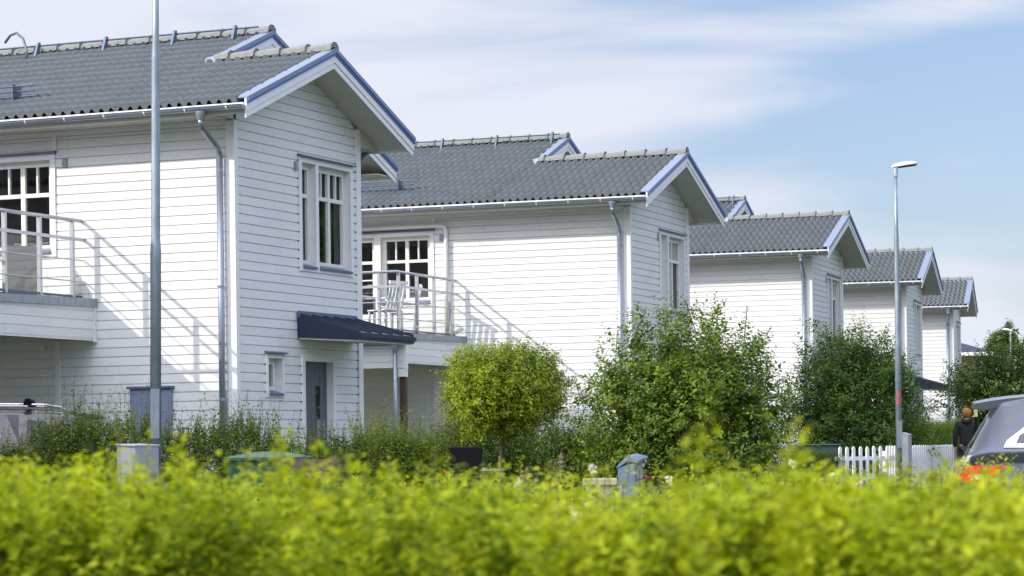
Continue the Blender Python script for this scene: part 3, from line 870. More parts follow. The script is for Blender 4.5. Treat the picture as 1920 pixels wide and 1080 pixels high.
    for a, b_ in zip(be[:-1], be[1:]): w.face([(b_ + 0.03, SRL, gz0), (a - 0.03, SRL, gz0), (a - 0.03, SRL, gz1), (b_ + 0.03, SRL, gz1)])
    w.build('glass_panel', M['clear'], rt)
    w = MB(); w.box(UR - 0.012, UR + 0.012, SRL, -0.03, gz0 - 0.03, gz0 - 0.001); w.box(UR - 5.0, UR, SRL - 0.012, SRL + 0.012, gz0 - 0.03, gz0 - 0.001)
    for q in fs: w.box(UR - 0.013, UR - 0.004, q + 0.018, q + 0.032, gz0, gz1)
    w.build('glass_channel', M['steel'], rt)
    if variant == 'pipe':
        w = MB(); w.tube([(-6.5 + d, -0.06, 5.02), (-3.75 + d, -0.06, 5.02), (-3.65 + d, -0.06, 5.0), (-3.62 + d, -0.06, 4.92), (-3.62 + d, -0.06, 2.93)], 0.042, 10)
        w.build('drain_pipe', M['trim'], root, smooth=True)
    if variant == 'hook':
        w = MB(); w.tube([(-5.62 + d - 0.8, 3.1, ZM - 0.16), (-5.66 + d - 0.8, 3.15, ZM + 0.05), (-5.75 + d - 0.8, 3.2, ZM + 0.22), (-5.9 + d - 0.8, 3.25, ZM + 0.33), (-6.05 + d - 0.8, 3.3, ZM + 0.31), (-6.15 + d - 0.8, 3.3, ZM + 0.2)], 0.02, 8)
        w.build('ladder_hook', M['steel'], roof, smooth=True)
    return root

S_ = 1.12
HP = [(-3.2674, 30.2885, .4054), (1.9747, 41.8257, .3617), (6.37, 53.7971, .3246), (9.9999, 64.3789, .2776), (13.255, 76.2723, .2385)]
HP = [(x * S_, y * S_, a) for x, y, a in HP]
def place(o, k):
    x, y, a = HP[k]; o.location = (x, y, 0); o.rotation_euler = (0, 0, -a)
def wpt(k, u, s, z=0):
    x, y, a = HP[k]
    return Vector((x + u * math.cos(a) + s * math.sin(a), y - u * math.sin(a) + s * math.cos(a), z))
hA = make_house(1.094, 'nearest and largest white row house, its navy porch canopy and grey door in view', 'hook')
place(hA, 0)
hB = make_house(0.0, 'second white row house, balcony with white chairs behind the round topiary tree', 'pipe')
place(hB, 1)
labels = ['middle one of the white row houses, its lower wall hidden by two big bushes',
          'fourth white row house, its wall crossed by the slim lamp post',
          'farthest and smallest white row house at the right end of the row']
proto = hB
for k, lb in enumerate(labels):
    o = copy_tree(proto); o['label'] = lb; place(o, k + 2)
    for c in kids(o):
        if c.name.startswith('drain_pipe'): bpy.data.objects.remove(c)
o = copy_tree(proto); o['label'] = 'white row house outside the left edge, reflected in the nearest window'
o.location = (-10.4 - 0.2, 21.25, 0); o.rotation_euler = (0, 0, -0.45)
for c in kids(o):
    if c.name.startswith('drain_pipe'): bpy.data.objects.remove(c)
#@@PART2
# ---------------------------------------------------------------- foliage helpers
def leaf_mesh(name, pos, nrm, up, ln, wd, tint, mat, parent=None, fold=0.25, extra=None):
    """many leaf blades: two quads folded along the midrib"""
    n = len(pos)
    nrm = nrm / (np.linalg.norm(nrm, axis=1, keepdims=True) + 1e-9)
    up = up - nrm * np.sum(up * nrm, axis=1, keepdims=True)
    up = up / (np.linalg.norm(up, axis=1, keepdims=True) + 1e-9)
    sd = np.cross(nrm, up)
    ln = ln[:, None]; wd = wd[:, None]
    base = pos; mid = pos + up * ln * 0.5 + nrm * ln * 0.03; tip = pos + up * ln - nrm * ln * 0.08
    L = pos + up * ln * 0.45 - sd * wd * 0.5 + nrm * wd * fold; Rr = pos + up * ln * 0.45 + sd * wd * 0.5 + nrm * wd * fold
    V = np.stack([base, L, tip, Rr, mid], 1).reshape(-1, 3)
    idx = np.arange(n)[:, None] * 5
    F = np.concatenate([idx + np.array([[0, 4, 2, 1]]), idx + np.array([[0, 3, 2, 4]])], 1).reshape(-1)
    me = bpy.data.meshes.new(name)
    me.vertices.add(len(V)); me.vertices.foreach_set('co', V.astype(np.float32).ravel())
    me.loops.add(len(F)); me.loops.foreach_set('vertex_index', F.astype(np.int32))
    nf = 2 * n
    me.polygons.add(nf)
    me.polygons.foreach_set('loop_start', (np.arange(nf) * 4).astype(np.int32))
    me.polygons.foreach_set('loop_total', np.full(nf, 4, np.int32))
    at = me.attributes.new('tint', 'FLOAT', 'FACE')
    at.data.foreach_set('value', np.repeat(np.clip(tint, 0, 1), 2).astype(np.float32))
    me.materials.append(mat)
    me.update(calc_edges=True)
    o = bpy.data.objects.new(name, me); COL.objects.link(o)
    if parent: o.parent = parent
    return o

def shoots(base, direction, length, n_leaf, lsize, lw, jitter=0.3, spread=0.75, taper=True):
    """leaves in pairs along each shoot. returns pos, nrm, up, ln, wd, shoot index"""
    ns = len(base)
    t = (np.arange(n_leaf) + 0.6) / n_leaf
    d = direction / np.linalg.norm(direction, axis=1, keepdims=True)
    P = base[:, None, :] + d[:, None, :] * (length[:, None, None] * t[None, :, None])
    ang = RNG.uniform(0, 2 * math.pi, (ns, 1)) + np.arange(n_leaf)[None, :] * 2.4 + RNG.normal(0, 0.3, (ns, n_leaf))
    a = np.where(np.abs(d[:, 2:3]) > 0.9, np.array([[1.0, 0, 0]]), np.array([[0, 0, 1.0]]))
    e1 = np.cross(d, a); e1 /= np.linalg.norm(e1, axis=1, keepdims=True); e2 = np.cross(d, e1)
    out = e1[:, None, :] * np.cos(ang)[..., None] + e2[:, None, :] * np.sin(ang)[..., None]
    up = out * spread + d[:, None, :] * (1 - spread * 0.5) + RNG.normal(0, jitter, (ns, n_leaf, 3))
    nr = d[:, None, :] * 0.9 - out * 0.4 + RNG.normal(0, jitter, (ns, n_leaf, 3)) + np.array([0, 0, 0.35])
    sz = lsize * (1 - 0.45 * t ** 3 if taper else np.ones_like(t))[None, :] * RNG.uniform(0.7, 1.2, (ns, n_leaf))
    P = P + out * 0.004
    sid = np.repeat(np.arange(ns), n_leaf)
    return P.reshape(-1, 3), nr.reshape(-1, 3), up.reshape(-1, 3), sz.ravel(), (sz * lw).ravel(), sid

def fnoise(p, s, seed=0):
    r = np.random.default_rng(seed)
    v = np.zeros(len(p))
    for k in range(5):
        w = r.normal(0, 1, 3) * s * (1 + 0.6 * k); ph = r.uniform(0, 6.28)
        v += np.sin(p @ w + ph) / (1 + 0.5 * k)
    return v / 2.2

def crown(name, root, mat, centre, rad, n_shoots, n_leaf, leaf, lw, seed, shell=0.55, rough=0.22, gap=-0.55, slen=0.22, noise_s=3.0, droop=0.0, low_cut=None, trunk_base=None, trunk_r=0.04, limbs=14, outward=0.8, tintbias=0.0, up_bias=0.5, stem=True, bark='bark', limb_start=None, big=1.0, skirt=0.0):
    global RNG
    RNG = np.random.default_rng(seed)
    n0 = int(n_shoots * 1.9)
    v = RNG.normal(0, 1, (n0, 3)); v /= np.linalg.norm(v, axis=1, keepdims=True)
    lump = 1 + rough * fnoise(v * 2.0, noise_s / 2.0, seed) + rough * 0.6 * fnoise(v * 2.0, noise_s * 1.3, seed + 5)
    if skirt:
        hh = np.maximum(0.3, np.hypot(v[:, 0], v[:, 1])); g_ = np.where(v[:, 2] < 0, (1 - skirt) + skirt / hh, 1.0); v[:, 0] *= g_; v[:, 1] *= g_
    r = (shell + (1 - shell) * RNG.uniform(0, 1, n0) ** 0.6)
    c = v * (r * lump)[:, None]
    p = c * np.array(rad) + np.array(centre)
    keep = fnoise(p * big, noise_s * 1.1, seed + 9) > gap
    if low_cut is not None: keep &= p[:, 2] > low_cut
    p = p[keep][:n_shoots]; v = v[keep][:n_shoots]; rr = r[keep][:n_shoots]
    d = v * outward + np.array([0, 0, up_bias - droop]) + RNG.normal(0, 0.35, p.shape)
    ln = slen * RNG.uniform(0.5, 1.25, len(p))
    P, nr, up, sz, wd, sid = shoots(p, d, ln, n_leaf, leaf, lw)
    clump = fnoise(p * big, 5.0, seed + 2)
    tn = 0.42 + 0.22 * clump[sid] + RNG.normal(0, 0.2, len(P)) + tintbias
    leaf_mesh('foliage', P, nr, up, sz, wd, tn, mat, root)
    mb = MB()
    c0 = np.array(centre)
    tb = np.array(trunk_base) if trunk_base is not None else c0 - np.array([0, 0, rad[2]])
    ls = np.array(limb_start) if limb_start is not None else tb + (c0 - tb) * 0.5
    mb.tube([tb, (tb + ls) / 2 + RNG.normal(0, trunk_r * 0.4, 3) * np.array([1, 1, 0]), ls], [trunk_r * 1.15, trunk_r, trunk_r * 0.85], 10)
    sel = RNG.permutation(len(p))[:limbs]
    for i in sel:
        q = p[i]
        m1 = ls + (q - ls) * 0.35 + np.array([0, 0, np.linalg.norm(q - ls) * 0.08]) + RNG.normal(0, 0.03, 3)
        m2 = ls + (q - ls) * 0.7 + RNG.normal(0, 0.04, 3)
        mb.tube([ls, m1, m2, q], [trunk_r * 0.5, trunk_r * 0.32, trunk_r * 0.2, trunk_r * 0.08], 5)
    mb.build('trunk', M[bark], root, smooth=True)
    if stem:
        st = MB(); k = RNG.permutation(len(p))[: min(len(p), 250)]
        for i in k:
            dd = d[i] / np.linalg.norm(d[i])
            st.tube([p[i] - dd * slen * 0.8, p[i] + dd * ln[i]], 0.0035 * leaf / 0.04, 3, caps=False)
        st.build('twigs', M['twig'], root)
    return p

def hedge(root, pts, width, height, zfun, mat, n_per_m, n_leaf, leaf, lw, seed, shoot=0.22, tall=0.12, gap=-0.7, tb=0.0, hvar=0.12, stems=600, top_only=False, base0=None):
    """privet row along a polyline; irregular upright shoots along the top"""
    global RNG
    RNG = np.random.default_rng(seed)
    pts = [np.array(q, float) for q in pts]
    seg = [np.linalg.norm(b - a) for a, b in zip(pts[:-1], pts[1:])]; Lt = sum(seg)
    n = int(n_per_m * Lt)
    t = RNG.uniform(0, Lt, n)
    XY = np.zeros((n, 2)); acc = 0
    for (a, b, l) in zip(pts[:-1], pts[1:], seg):
        m = (t >= acc) & (t <= acc + l); f = ((t[m] - acc) / l)[:, None]
        XY[m] = a + (b - a) * f; acc += l
    dirn = (pts[-1] - pts[0]) / np.linalg.norm(pts[-1] - pts[0]); nrm = np.array([-dirn[1], dirn[0]])
    w = RNG.uniform(-1, 1, n)
    XY = XY + nrm[None] * (w * width / 2)[:, None]
    hl = height * (1 + hvar * fnoise(np.c_[t, t * 0, t * 0], 1.3, seed) + hvar * 0.7 * fnoise(np.c_[t, w, t * 0], 4.0, seed + 1))
    hl = hl * (1 - 0.12 * np.abs(w) ** 3)
    edge = (np.abs(w) > 0.6)
    z = hl * np.where(edge, RNG.uniform(0.12, 1, n), np.minimum(1, RNG.uniform(0.45, 1.15, n)))
    gz = np.array([zfun(x, y) for x, y in XY])
    p = np.c_[XY, z + gz - shoot * 0.7]
    keep = fnoise(np.c_[t, w, z], 3.0, seed + 3) > gap
    p = p[keep]; w = w[keep]; hk = (z / hl)[keep]; n = len(p)
    side = nrm[None] * w[:, None] * np.where(hk < 0.85, 0.9, 0.25)[:, None]
    d = np.c_[side + RNG.normal(0, 0.22, (n, 2)), np.full(n, 1.0)]
    ln = shoot * RNG.uniform(0.6, 1.3, n)
    tallm = (hk > 0.9) & (RNG.uniform(0, 1, n) < 0.35)
    ln = np.where(tallm, ln + tall * RNG.uniform(0.3, 1.6, n), ln)
    P, nr, up, sz, wd, sid = shoots(p, d, ln, n_leaf, leaf, lw, jitter=0.4, spread=0.95)
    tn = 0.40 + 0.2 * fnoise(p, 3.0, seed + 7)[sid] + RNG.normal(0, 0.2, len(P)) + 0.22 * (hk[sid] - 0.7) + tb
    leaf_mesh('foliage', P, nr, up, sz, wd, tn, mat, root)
    st = MB()
    order = np.argsort(-(p[:, 2] + ln))[: stems]
    for i in order:
        dd = d[i] / np.linalg.norm(d[i])
        st.tube([p[i] - dd * 0.1, p[i] + dd * ln[i]], 0.0016, 3, caps=False)
    for i in RNG.permutation(n)[: 40]:
        st.tube([(p[i][0], p[i][1], gz[0]), tuple(p[i] - np.array([0, 0, 0.25]))], 0.006, 4, caps=False)
    st.build('stems', M['twig'], root)
    return p

# ---------------------------------------------------------------- near hedge (close to the camera, out of focus)
zero = lambda x, y: 0.0
nh = empty('hedge', (0, 5, -0.4))
tag(nh, 'bright yellow-green hedge filling the whole foreground, blurred and sunlit', 'hedge')
def near_hedge():
    global RNG
    RNG = np.random.default_rng(3)
    n = 15000
    lat = RNG.uniform(-0.245, 0.245, n)
    u = RNG.uniform(0, 1, n)
    nearb = RNG.uniform(0, 1, n) < np.where(lat > -0.10, 0.55, 1.0)
    f = (lat + 0.245) / 0.49
    yn = 3.8 - 1.1 * f; yf = np.interp(f, [0, 0.3, 0.6, 1.0], [5.9, 6.1, 5.2, 3.8])
    front = RNG.uniform(0, 1, n) < 0.45
    Y = np.where(nearb, yn + (yf - yn) * np.where(front, u ** 2 * 0.3, u), 7.4 + 2.1 * np.where(front, u ** 2 * 0.4, u))
    X = lat * (Y + 0.4)
    c3 = np.c_[X, Y, X * 0]
    top = np.where(nearb, 0.768 - 0.040 * f, 0.703) + 0.030 * fnoise(c3, 2.6, 1) + 0.040 * fnoise(c3, 7.0, 2)
    top = top - 0.035 * np.exp(-((lat - 0.045) / 0.018) ** 2) - 0.02 * np.exp(-((lat + 0.149) / 0.015) ** 2)
    dep = RNG.uniform(0, 1, n) ** 1.2
    k = (fnoise(np.c_[X, Y, dep * 0.4], 6.0, 12) > -0.30) | (dep > 0.85)
    X, Y, lat, top, dep, nearb = X[k], Y[k], lat[k], top[k], dep[k], nearb[k]
    n = len(X)
    ln = RNG.uniform(0.08, 0.16, n)
    ln = np.where((dep < 0.25) & (RNG.uniform(0, 1, n) < 0.22), ln + RNG.uniform(0.01, 0.07, n), ln)
    z = top - ln * 0.85 - dep * 0.36
    p = np.c_[X, Y, z]
    d = np.c_[RNG.normal(-0.05, 0.30, n), RNG.normal(-0.12, 0.30, n), np.ones(n)]
    P, nr, up, sz, wd, sid = shoots(p, d, ln, 11, 0.031, 0.52, jitter=0.42, spread=0.70)
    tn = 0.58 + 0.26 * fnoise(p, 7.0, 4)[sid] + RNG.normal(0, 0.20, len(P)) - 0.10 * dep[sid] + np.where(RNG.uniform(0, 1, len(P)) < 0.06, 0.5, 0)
    # single long shoots standing above the rest
    tb = []; tl = []
    for (x, y0, Yd, L) in [(1283, 765, 2.3, 0.24), (1287, 800, 2.32, 0.22), (1478, 808, 2.6, 0.20), (1497, 775, 2.62, 0.24), (505, 800, 4.0, 0.14), (335, 812, 4.1, 0.14), (1462, 850, 2.6, 0.18), (500, 822, 4.1, 0.12), (455, 838, 4.1, 0.1), (812, 840, 3.9, 0.12), (722, 868, 4.0, 0.1), (340, 838, 4.3, 0.1),
                           (223, 800, 4.0, 0.14), (205, 838, 4.1, 0.1), (1050, 880, 3.9, 0.08), (268, 792, 4.2, 0.13), (770, 868, 3.8, 0.09), (1780, 865, 6.5, 0.14), (1800, 842, 6.4, 0.18), (1745, 858, 6.8, 0.14), (1848, 880, 6.0, 0.12), (1700, 872, 7, .12),
                           (980, 880, 5.2, 0.1), (1120, 884, 5.5, 0.1), (905, 884, 5.0, 0.1), (640, 856, 4.6, 0.1), (120, 868, 4.2, 0.1), (40, 862, 4.4, 0.1), (165, 872, 4.5, 0.1), (570, 868, 4.4, 0.08)]:
        q = px(x, y0, Yd); tb.append((q.x, q.y, q.z - L)); tl.append(L)
    rr = random.Random(77)
    for i in range(120):
        x = rr.uniform(-20, 1940); Yd = rr.uniform(3.8, 5.6) if x < 750 else rr.uniform(5.0, 9.0)
        y0 = rr.uniform(848, 886) + (6 if x > 1350 else 0) + (10 if x < 180 else 0); L = rr.uniform(0.06, 0.11)
        q = px(x, y0, Yd); tb.append((q.x, q.y, q.z - L)); tl.append(L)
    tb = np.array(tb); tl = np.array(tl); m = len(tb)
    dd = np.c_[RNG.normal(0, 0.08, (m, 2)), np.ones(m)]
    P2, nr2, up2, sz2, wd2, sid2 = shoots(tb, dd, tl, 16, 0.020, 0.55, jitter=0.3)
    P3, nr3, up3, sz3, wd3, sid3 = shoots(tb[:7], dd[:7], tl[:7], 46, 0.023, 0.6, jitter=0.4)
    P2, nr2, up2, sz2, wd2 = np.r_[P2, P3], np.r_[nr2, nr3], np.r_[up2, up3], np.r_[sz2, sz3], np.r_[wd2, wd3]
    tn2 = 0.75 + RNG.normal(0, 0.12, len(P2))
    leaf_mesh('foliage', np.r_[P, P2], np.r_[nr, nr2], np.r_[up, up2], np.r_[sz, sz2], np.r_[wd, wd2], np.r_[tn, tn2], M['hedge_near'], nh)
    st = MB()
    for i in [i_ for i_ in range(0, n, 12) if p[i_][1] > 4.2]:
        q = d[i] / np.linalg.norm(d[i]); st.tube([p[i] - q * 0.12, p[i] + q * ln[i]], 0.0014, 3, caps=False)
    for i in range(7, m):
        q = dd[i] / np.linalg.norm(dd[i]); st.tube([tb[i] - q * 0.02, tb[i] + q * tl[i]], 0.0012, 3, caps=False)
    for i in range(0, n, 60): st.tube([(p[i][0] + 0.02, p[i][1] + 0.1, -0.4), (p[i][0], p[i][1], 0.42)], 0.003, 4, caps=False)
    o = st.build('stems', M['twig'], nh)
    fl = MB()
    for (x, y, Yd, r) in [(1100, 938, 5.2, 0.012), (1385, 1052, 3.2, 0.008), (1076, 972, 4.3, 0.009), (1487, 873, 6.6, 0.011), (1812, 866, 6.4, 0.013), (1112, 880, 6.4, 0.01), (970, 905, 6.5, 0.009), (1255, 900, 6.8, 0.01), (1612, 905, 7.5, 0.009), (1560, 893, 7.2, .008)]:
        q = px(x, y, Yd)
        for k in range(14):
            a = random.uniform(0, 6.28); e = random.uniform(-1, 1)
            c = Vector((math.cos(a) * math.cos(e), math.sin(a) * math.cos(e), math.sin(e) * 1.5)) * r * random.uniform(0.4, 1)
            fl.lathe([(0.0005, -0.004), (0.004, 0), (0.0005, 0.004)], tuple(q + c), 5)
    fl.build('blossom', simple('cream_blossom', (0.75, 0.72, 0.45), 0.6, noise=0.1), nh)
near_hedge()
for c in kids(nh): c.location = (0, -5, 0.4)      # the parts are modelled in world coordinates

def keep_world(root):
    """parts modelled in world coordinates under a root that stands somewhere"""
    for c in kids(root): c.matrix_parent_inverse = Matrix.Translation(-root.location)

# ---------------------------------------------------------------- privet rows by the houses
def hedge_thing(pix, label, height, width, seed, **k):
    pts = [px(x, 900, Y) for x, Y in pix]
    root = empty('privet_hedge', (pts[0].x, pts[0].y, 0))
    tag(root, label, 'hedge', 'privet hedges by the houses')
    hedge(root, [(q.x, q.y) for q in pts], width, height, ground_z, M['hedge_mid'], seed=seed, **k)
    keep_world(root)
    return root
hedge_thing([(-60, 27.5), (95, 28)], 'low end of the privet hedge at the left edge, before the car roof', 0.80, 0.8, 20, n_per_m=1500, n_leaf=9, leaf=0.050, lw=0.66, shoot=0.22, tall=0.16, hvar=0.16, gap=-0.8)
hedge_thing([(70, 28), (285, 29)], 'tall loose privet hedge between the grey car and the tall lamp post', 1.04, 0.7, 21, n_per_m=1150, n_leaf=9, leaf=0.050, lw=0.66, shoot=0.24, tall=0.26, hvar=0.18, gap=-0.7)
hedge_thing([(292, 29.2), (560, 30)], 'privet hedge with upright shoots below the small window and the galvanised lamp post', 1.02, 0.7, 22, n_per_m=950, n_leaf=9, leaf=0.050, lw=0.66, shoot=0.24, tall=0.22, hvar=0.15, gap=-0.8)
hedge_thing([(566, 31), (690, 31.5)], 'low privet hedge in front of the grey front door', 0.84, 0.6, 23, n_per_m=900, n_leaf=9, leaf=0.050, lw=0.66, shoot=0.22, tall=0.2, hvar=0.12, gap=-0.4)
hedge_thing([(684, 33), (835, 34.5)], 'privet hedge standing around the foot of the brown carport post', 1.00, 0.8, 24, n_per_m=1400, n_leaf=9, leaf=0.050, lw=0.64, shoot=0.26, tall=0.25, hvar=0.1, gap=-0.6)
hedge_thing([(835, 34.5), (1140, 37)], 'dark privet hedge behind the trunk of the round topiary tree', 1.10, 0.8, 25, n_per_m=1250, n_leaf=9, leaf=0.050, lw=0.64, shoot=0.26, tall=0.12, hvar=0.1, gap=-0.62, tb=-0.12)
hedge_thing([(1475, 44), (1566, 44.5)], 'low dark clipped hedge beside the white picket fence', 0.80, 0.8, 26, n_per_m=1500, n_leaf=12, leaf=0.034, lw=0.5, shoot=0.18, tall=0.0, hvar=0.04, gap=-0.9, tb=-0.15)
hedge_thing([(1696, 57), (1815, 60)], 'clipped hedge behind the narrow slat fence, left of the person in black', 1.30, 0.9, 27, n_per_m=1300, n_leaf=12, leaf=0.040, lw=0.5, shoot=0.22, tall=0.05, hvar=0.05, gap=-0.9, tb=-0.05)

# ---------------------------------------------------------------- trees and bushes
def plant(name, label, cat, base, group=None):
    r = empty(name, base); tag(r, label, cat, group); return r
b0 = px(938, 905, 26); b0.z = 0.0
t = plant('topiary_tree', 'round clipped topiary tree on a thin bare trunk', 'tree', b0)
crown('ball', t, M['ball'], (b0.x + 0.02, b0.y, 1.41), (0.61, 0.61, 0.44), 3300, 9, 0.046, 0.5, 31, shell=0.40, rough=0.22, gap=-0.95, slen=0.17, noise_s=3.0, trunk_base=(b0.x, b0.y, 0.0), trunk_r=0.019, limbs=30, outward=0.7, up_bias=0.45, limb_start=(b0.x + 0.01, b0.y, 0.98), stem=False)
keep_world(t)
b0 = px(1292, 905, 28); b0.z = 0.0
t = plant('broadleaf_bush', 'wide loose broad-leaved bush with reddish fruits, right of the topiary tree', 'bush', b0)
p = crown('bush', t, M['magnolia'], (b0.x - 0.01, b0.y, 1.15), (1.14, 0.85, 0.94), 3700, 9, 0.068, 0.56, 32, shell=0.3, rough=0.30, gap=-0.8, slen=0.26, noise_s=3.2, trunk_base=(b0.x, b0.y, 0.0), trunk_r=0.045, limbs=40, limb_start=(b0.x, b0.y, 0.30), big=1.2, skirt=0.75)
fr = MB(); rr = random.Random(5)
for i in range(26):
    q = p[rr.randrange(len(p))]
    if q[1] < b0.y: fr.lathe([(0.001, -0.014), (0.011, 0), (0.001, 0.014)], (q[0], q[1] - 0.12, q[2]), 6)
fr.build('fruit', simple('red_fruit', (0.42, 0.06, 0.03), 0.5, noise=0.2), t)
keep_world(t)
b0 = px(1610, 905, 52); b0.z = -0.1
t = plant('dark_bush', 'tall dense dark green bush behind the picket fence and the slim lamp post', 'bush', b0)
crown('bush', t, M['darkbush'], (b0.x - 0.02, b0.y, 1.62), (1.24, 1.1, 1.44), 4000, 9, 0.092, 0.50, 33, shell=0.35, rough=0.26, gap=-0.8, slen=0.36, noise_s=3.0, trunk_base=(b0.x, b0.y, -0.1), trunk_r=0.06, limbs=40, limb_start=(b0.x, b0.y, 0.4), big=0.8, skirt=0.7, up_bias=0.6)
keep_world(t)
b0 = px(1872, 905, 63); b0.z = -0.1
t = plant('plum_tree', 'low spreading dark tree behind the person in black, at the right edge', 'tree', b0)
crown('plum', t, M['plum'], (b0.x + 0.2, b0.y, 2.05), (1.35, 1.2, 1.05), 2300, 9, 0.095, 0.55, 34, shell=0.35, rough=0.28, gap=-0.8, slen=0.42, noise_s=3.2, trunk_base=(b0.x, b0.y, -0.1), trunk_r=0.07, limbs=36, limb_start=(b0.x, b0.y, 1.1), big=0.7)
keep_world(t)
b0 = px(1884, 905, 190); b0.z = -0.4
t = plant('distant_tree', 'light green tree far away behind the last lamp post', 'tree', b0)
crown('far', t, M['far'], (b0.x, b0.y, 7.2), (1.25, 1.3, 2.0), 1500, 8, 0.26, 0.6, 35, shell=0.3, rough=0.24, gap=-0.9, slen=0.5, noise_s=3.0, trunk_base=(b0.x, b0.y, -0.4), trunk_r=0.16, limbs=20, limb_start=(b0.x, b0.y, 5.0), big=0.4, stem=False)
keep_world(t)
# trees across the road, outside the frame at the right: they are what the gable windows reflect
def roadside(x, y, s, seed, label):
    t = plant('roadside_tree', label, 'tree', Vector((x, y, -0.4)), 'trees across the road')
    crown('rt', t, M['far'], (x, y, 4.2 * s), (2.9 * s, 2.9 * s, 3.0 * s), 1500, 8, 0.30, 0.6, seed, shell=0.3, rough=0.2, gap=-1, slen=0.6, noise_s=2.6, trunk_base=(x, y, -0.4), trunk_r=0.2, limbs=16, limb_start=(x, y, 1.8 * s), big=0.3, stem=False)
    keep_world(t)
roadside(20, 53, 1.35, 61, 'broad green tree across the road, outside the right edge, nearest one')
roadside(25, 60, 1.5, 62, 'broad green tree across the road, outside the right edge, second one')
roadside(31, 68, 1.45, 63, 'broad green tree across the road, outside the right edge, third one')
roadside(38, 78, 1.5, 64, 'broad green tree across the road, outside the right edge, farthest one')

# ---------------------------------------------------------------- lamp posts
def lamp_post(pos, top, label, yaw=0.0, sticker=False, head=0.32):
    g0 = pos.z
    root = empty('lamp_post', pos); tag(root, label, 'lamp post', 'galvanised street lamps')
    w = MB(); r1, r2, r3 = 0.056, 0.047, 0.034
    w.lathe([(0.0, 0), (r1, 0), (r1, 2.78), (r1 * 1.03, 2.80), (r2 + 0.004, 2.92), (r2, 2.96), (r2 - 0.004, 4.78), (r3 + 0.008, 4.84), (r3, 5.0), (r3 - 0.004, top), (0.0, top)], (0, 0, 0), 20)
    w.build('pole', M['galv'], root, smooth=True)
    if head:
        w = MB(); L = head * 1.15
        prof = [(-0.06, 0.035, 0.045), (0.02, 0.055, 0.062), (0.12, 0.085, 0.075), (L * 0.65, 0.10, 0.07), (L * 0.95, 0.085, 0.045), (L, 0.04, 0.012)]
        rows = []
        for x, hw, hh in prof:
            zc = top + 0.05 + x * 0.14
            rows.append([Vector((x, hw * math.cos(a), zc + (hh if math.sin(a) > 0 else 0.012) * math.sin(a))) for a in np.linspace(0, 2 * math.pi, 13)])
        w.sheet(rows); w.face(rows[0][:-1]); w.face(rows[-1][:-1])
        h = w.build('lamp_head', simple('lamp_white', (0.72, 0.72, 0.70), 0.4, noise=0.05), root, smooth=True)
        w = MB(); w.hexa([(0.06, -0.06, top + 0.030), (L * 0.93, -0.07, top + 0.075), (L * 0.93, 0.07, top + 0.075), (0.06, 0.06, top + 0.030),
                          (0.06, -0.06, top + 0.05), (L * 0.93, -0.07, top + 0.09), (L * 0.93, 0.07, top + 0.09), (0.06, 0.06, top + 0.05)])
        w.build('lens', M['black'], h)
        w = MB(); w.lathe([(r3 + 0.006, top - 0.13), (r3 + 0.008, top - 0.03), (r3 + 0.004, top + 0.03)], (0, 0, 0), 16); w.build('collar', M['rail'], root, smooth=True)
    w = MB(); w.box(-0.045, 0.045, -r1 - 0.004, -r1 + 0.012, 0.95, 1.45); w.build('hatch', M['galv'], root)
    if sticker:
        red = simple('sticker_red', (0.55, 0.05, 0.04), 0.6, noise=0.1); dk = simple('sticker_dark', (0.08, 0.12, 0.22), 0.6, noise=0.1)
        for z0, z1, mm in ((1.86, 1.96, red), (1.74, 1.83, red), (2.02, 2.16, dk), (2.26, 2.32, dk)):
            w = MB()
            for k in range(5):
                a0, a1 = -2.2 + k * 0.25, -1.95 + k * 0.25
                dz = k * 0.012
                w.face([(r1 * 1.012 * math.cos(a0), r1 * 1.012 * math.sin(a0), z0 + dz), (r1 * 1.012 * math.cos(a1), r1 * 1.012 * math.sin(a1), z0 + dz + 0.012), (r1 * 1.012 * math.cos(a1), r1 * 1.012 * math.sin(a1), z1 + dz + 0.012 - 0.02 * (k % 2)), (r1 * 1.012 * math.cos(a0), r1 * 1.012 * math.sin(a0), z1 + dz - 0.02 * (k % 2))])
            w.build('sticker', mm, root)
    root.rotation_euler = (0, 0, yaw)
    return root
q = px(288, 700, 25.8); q.z = ground_z(q.x, q.y)
l1 = lamp_post(q, 6.1, 'tall galvanised lamp post standing in front of the nearest house')
l1.rotation_euler = (0, 0.013, 0)
q = px(1684, 700, 47); q.z = ground_z(q.x, q.y)
l2 = lamp_post(q, px(1684, 318, 47).z - q.z, 'slim galvanised lamp post with small red stickers, beside the picket fence', sticker=True, head=0.36, yaw=R(8))
q = px(1895, 640, 110); q.z = -0.4
l3 = lamp_post(q, px(1895, 622, 110).z - q.z, 'small distant lamp post in front of the light green tree', yaw=R(170), head=0.3)

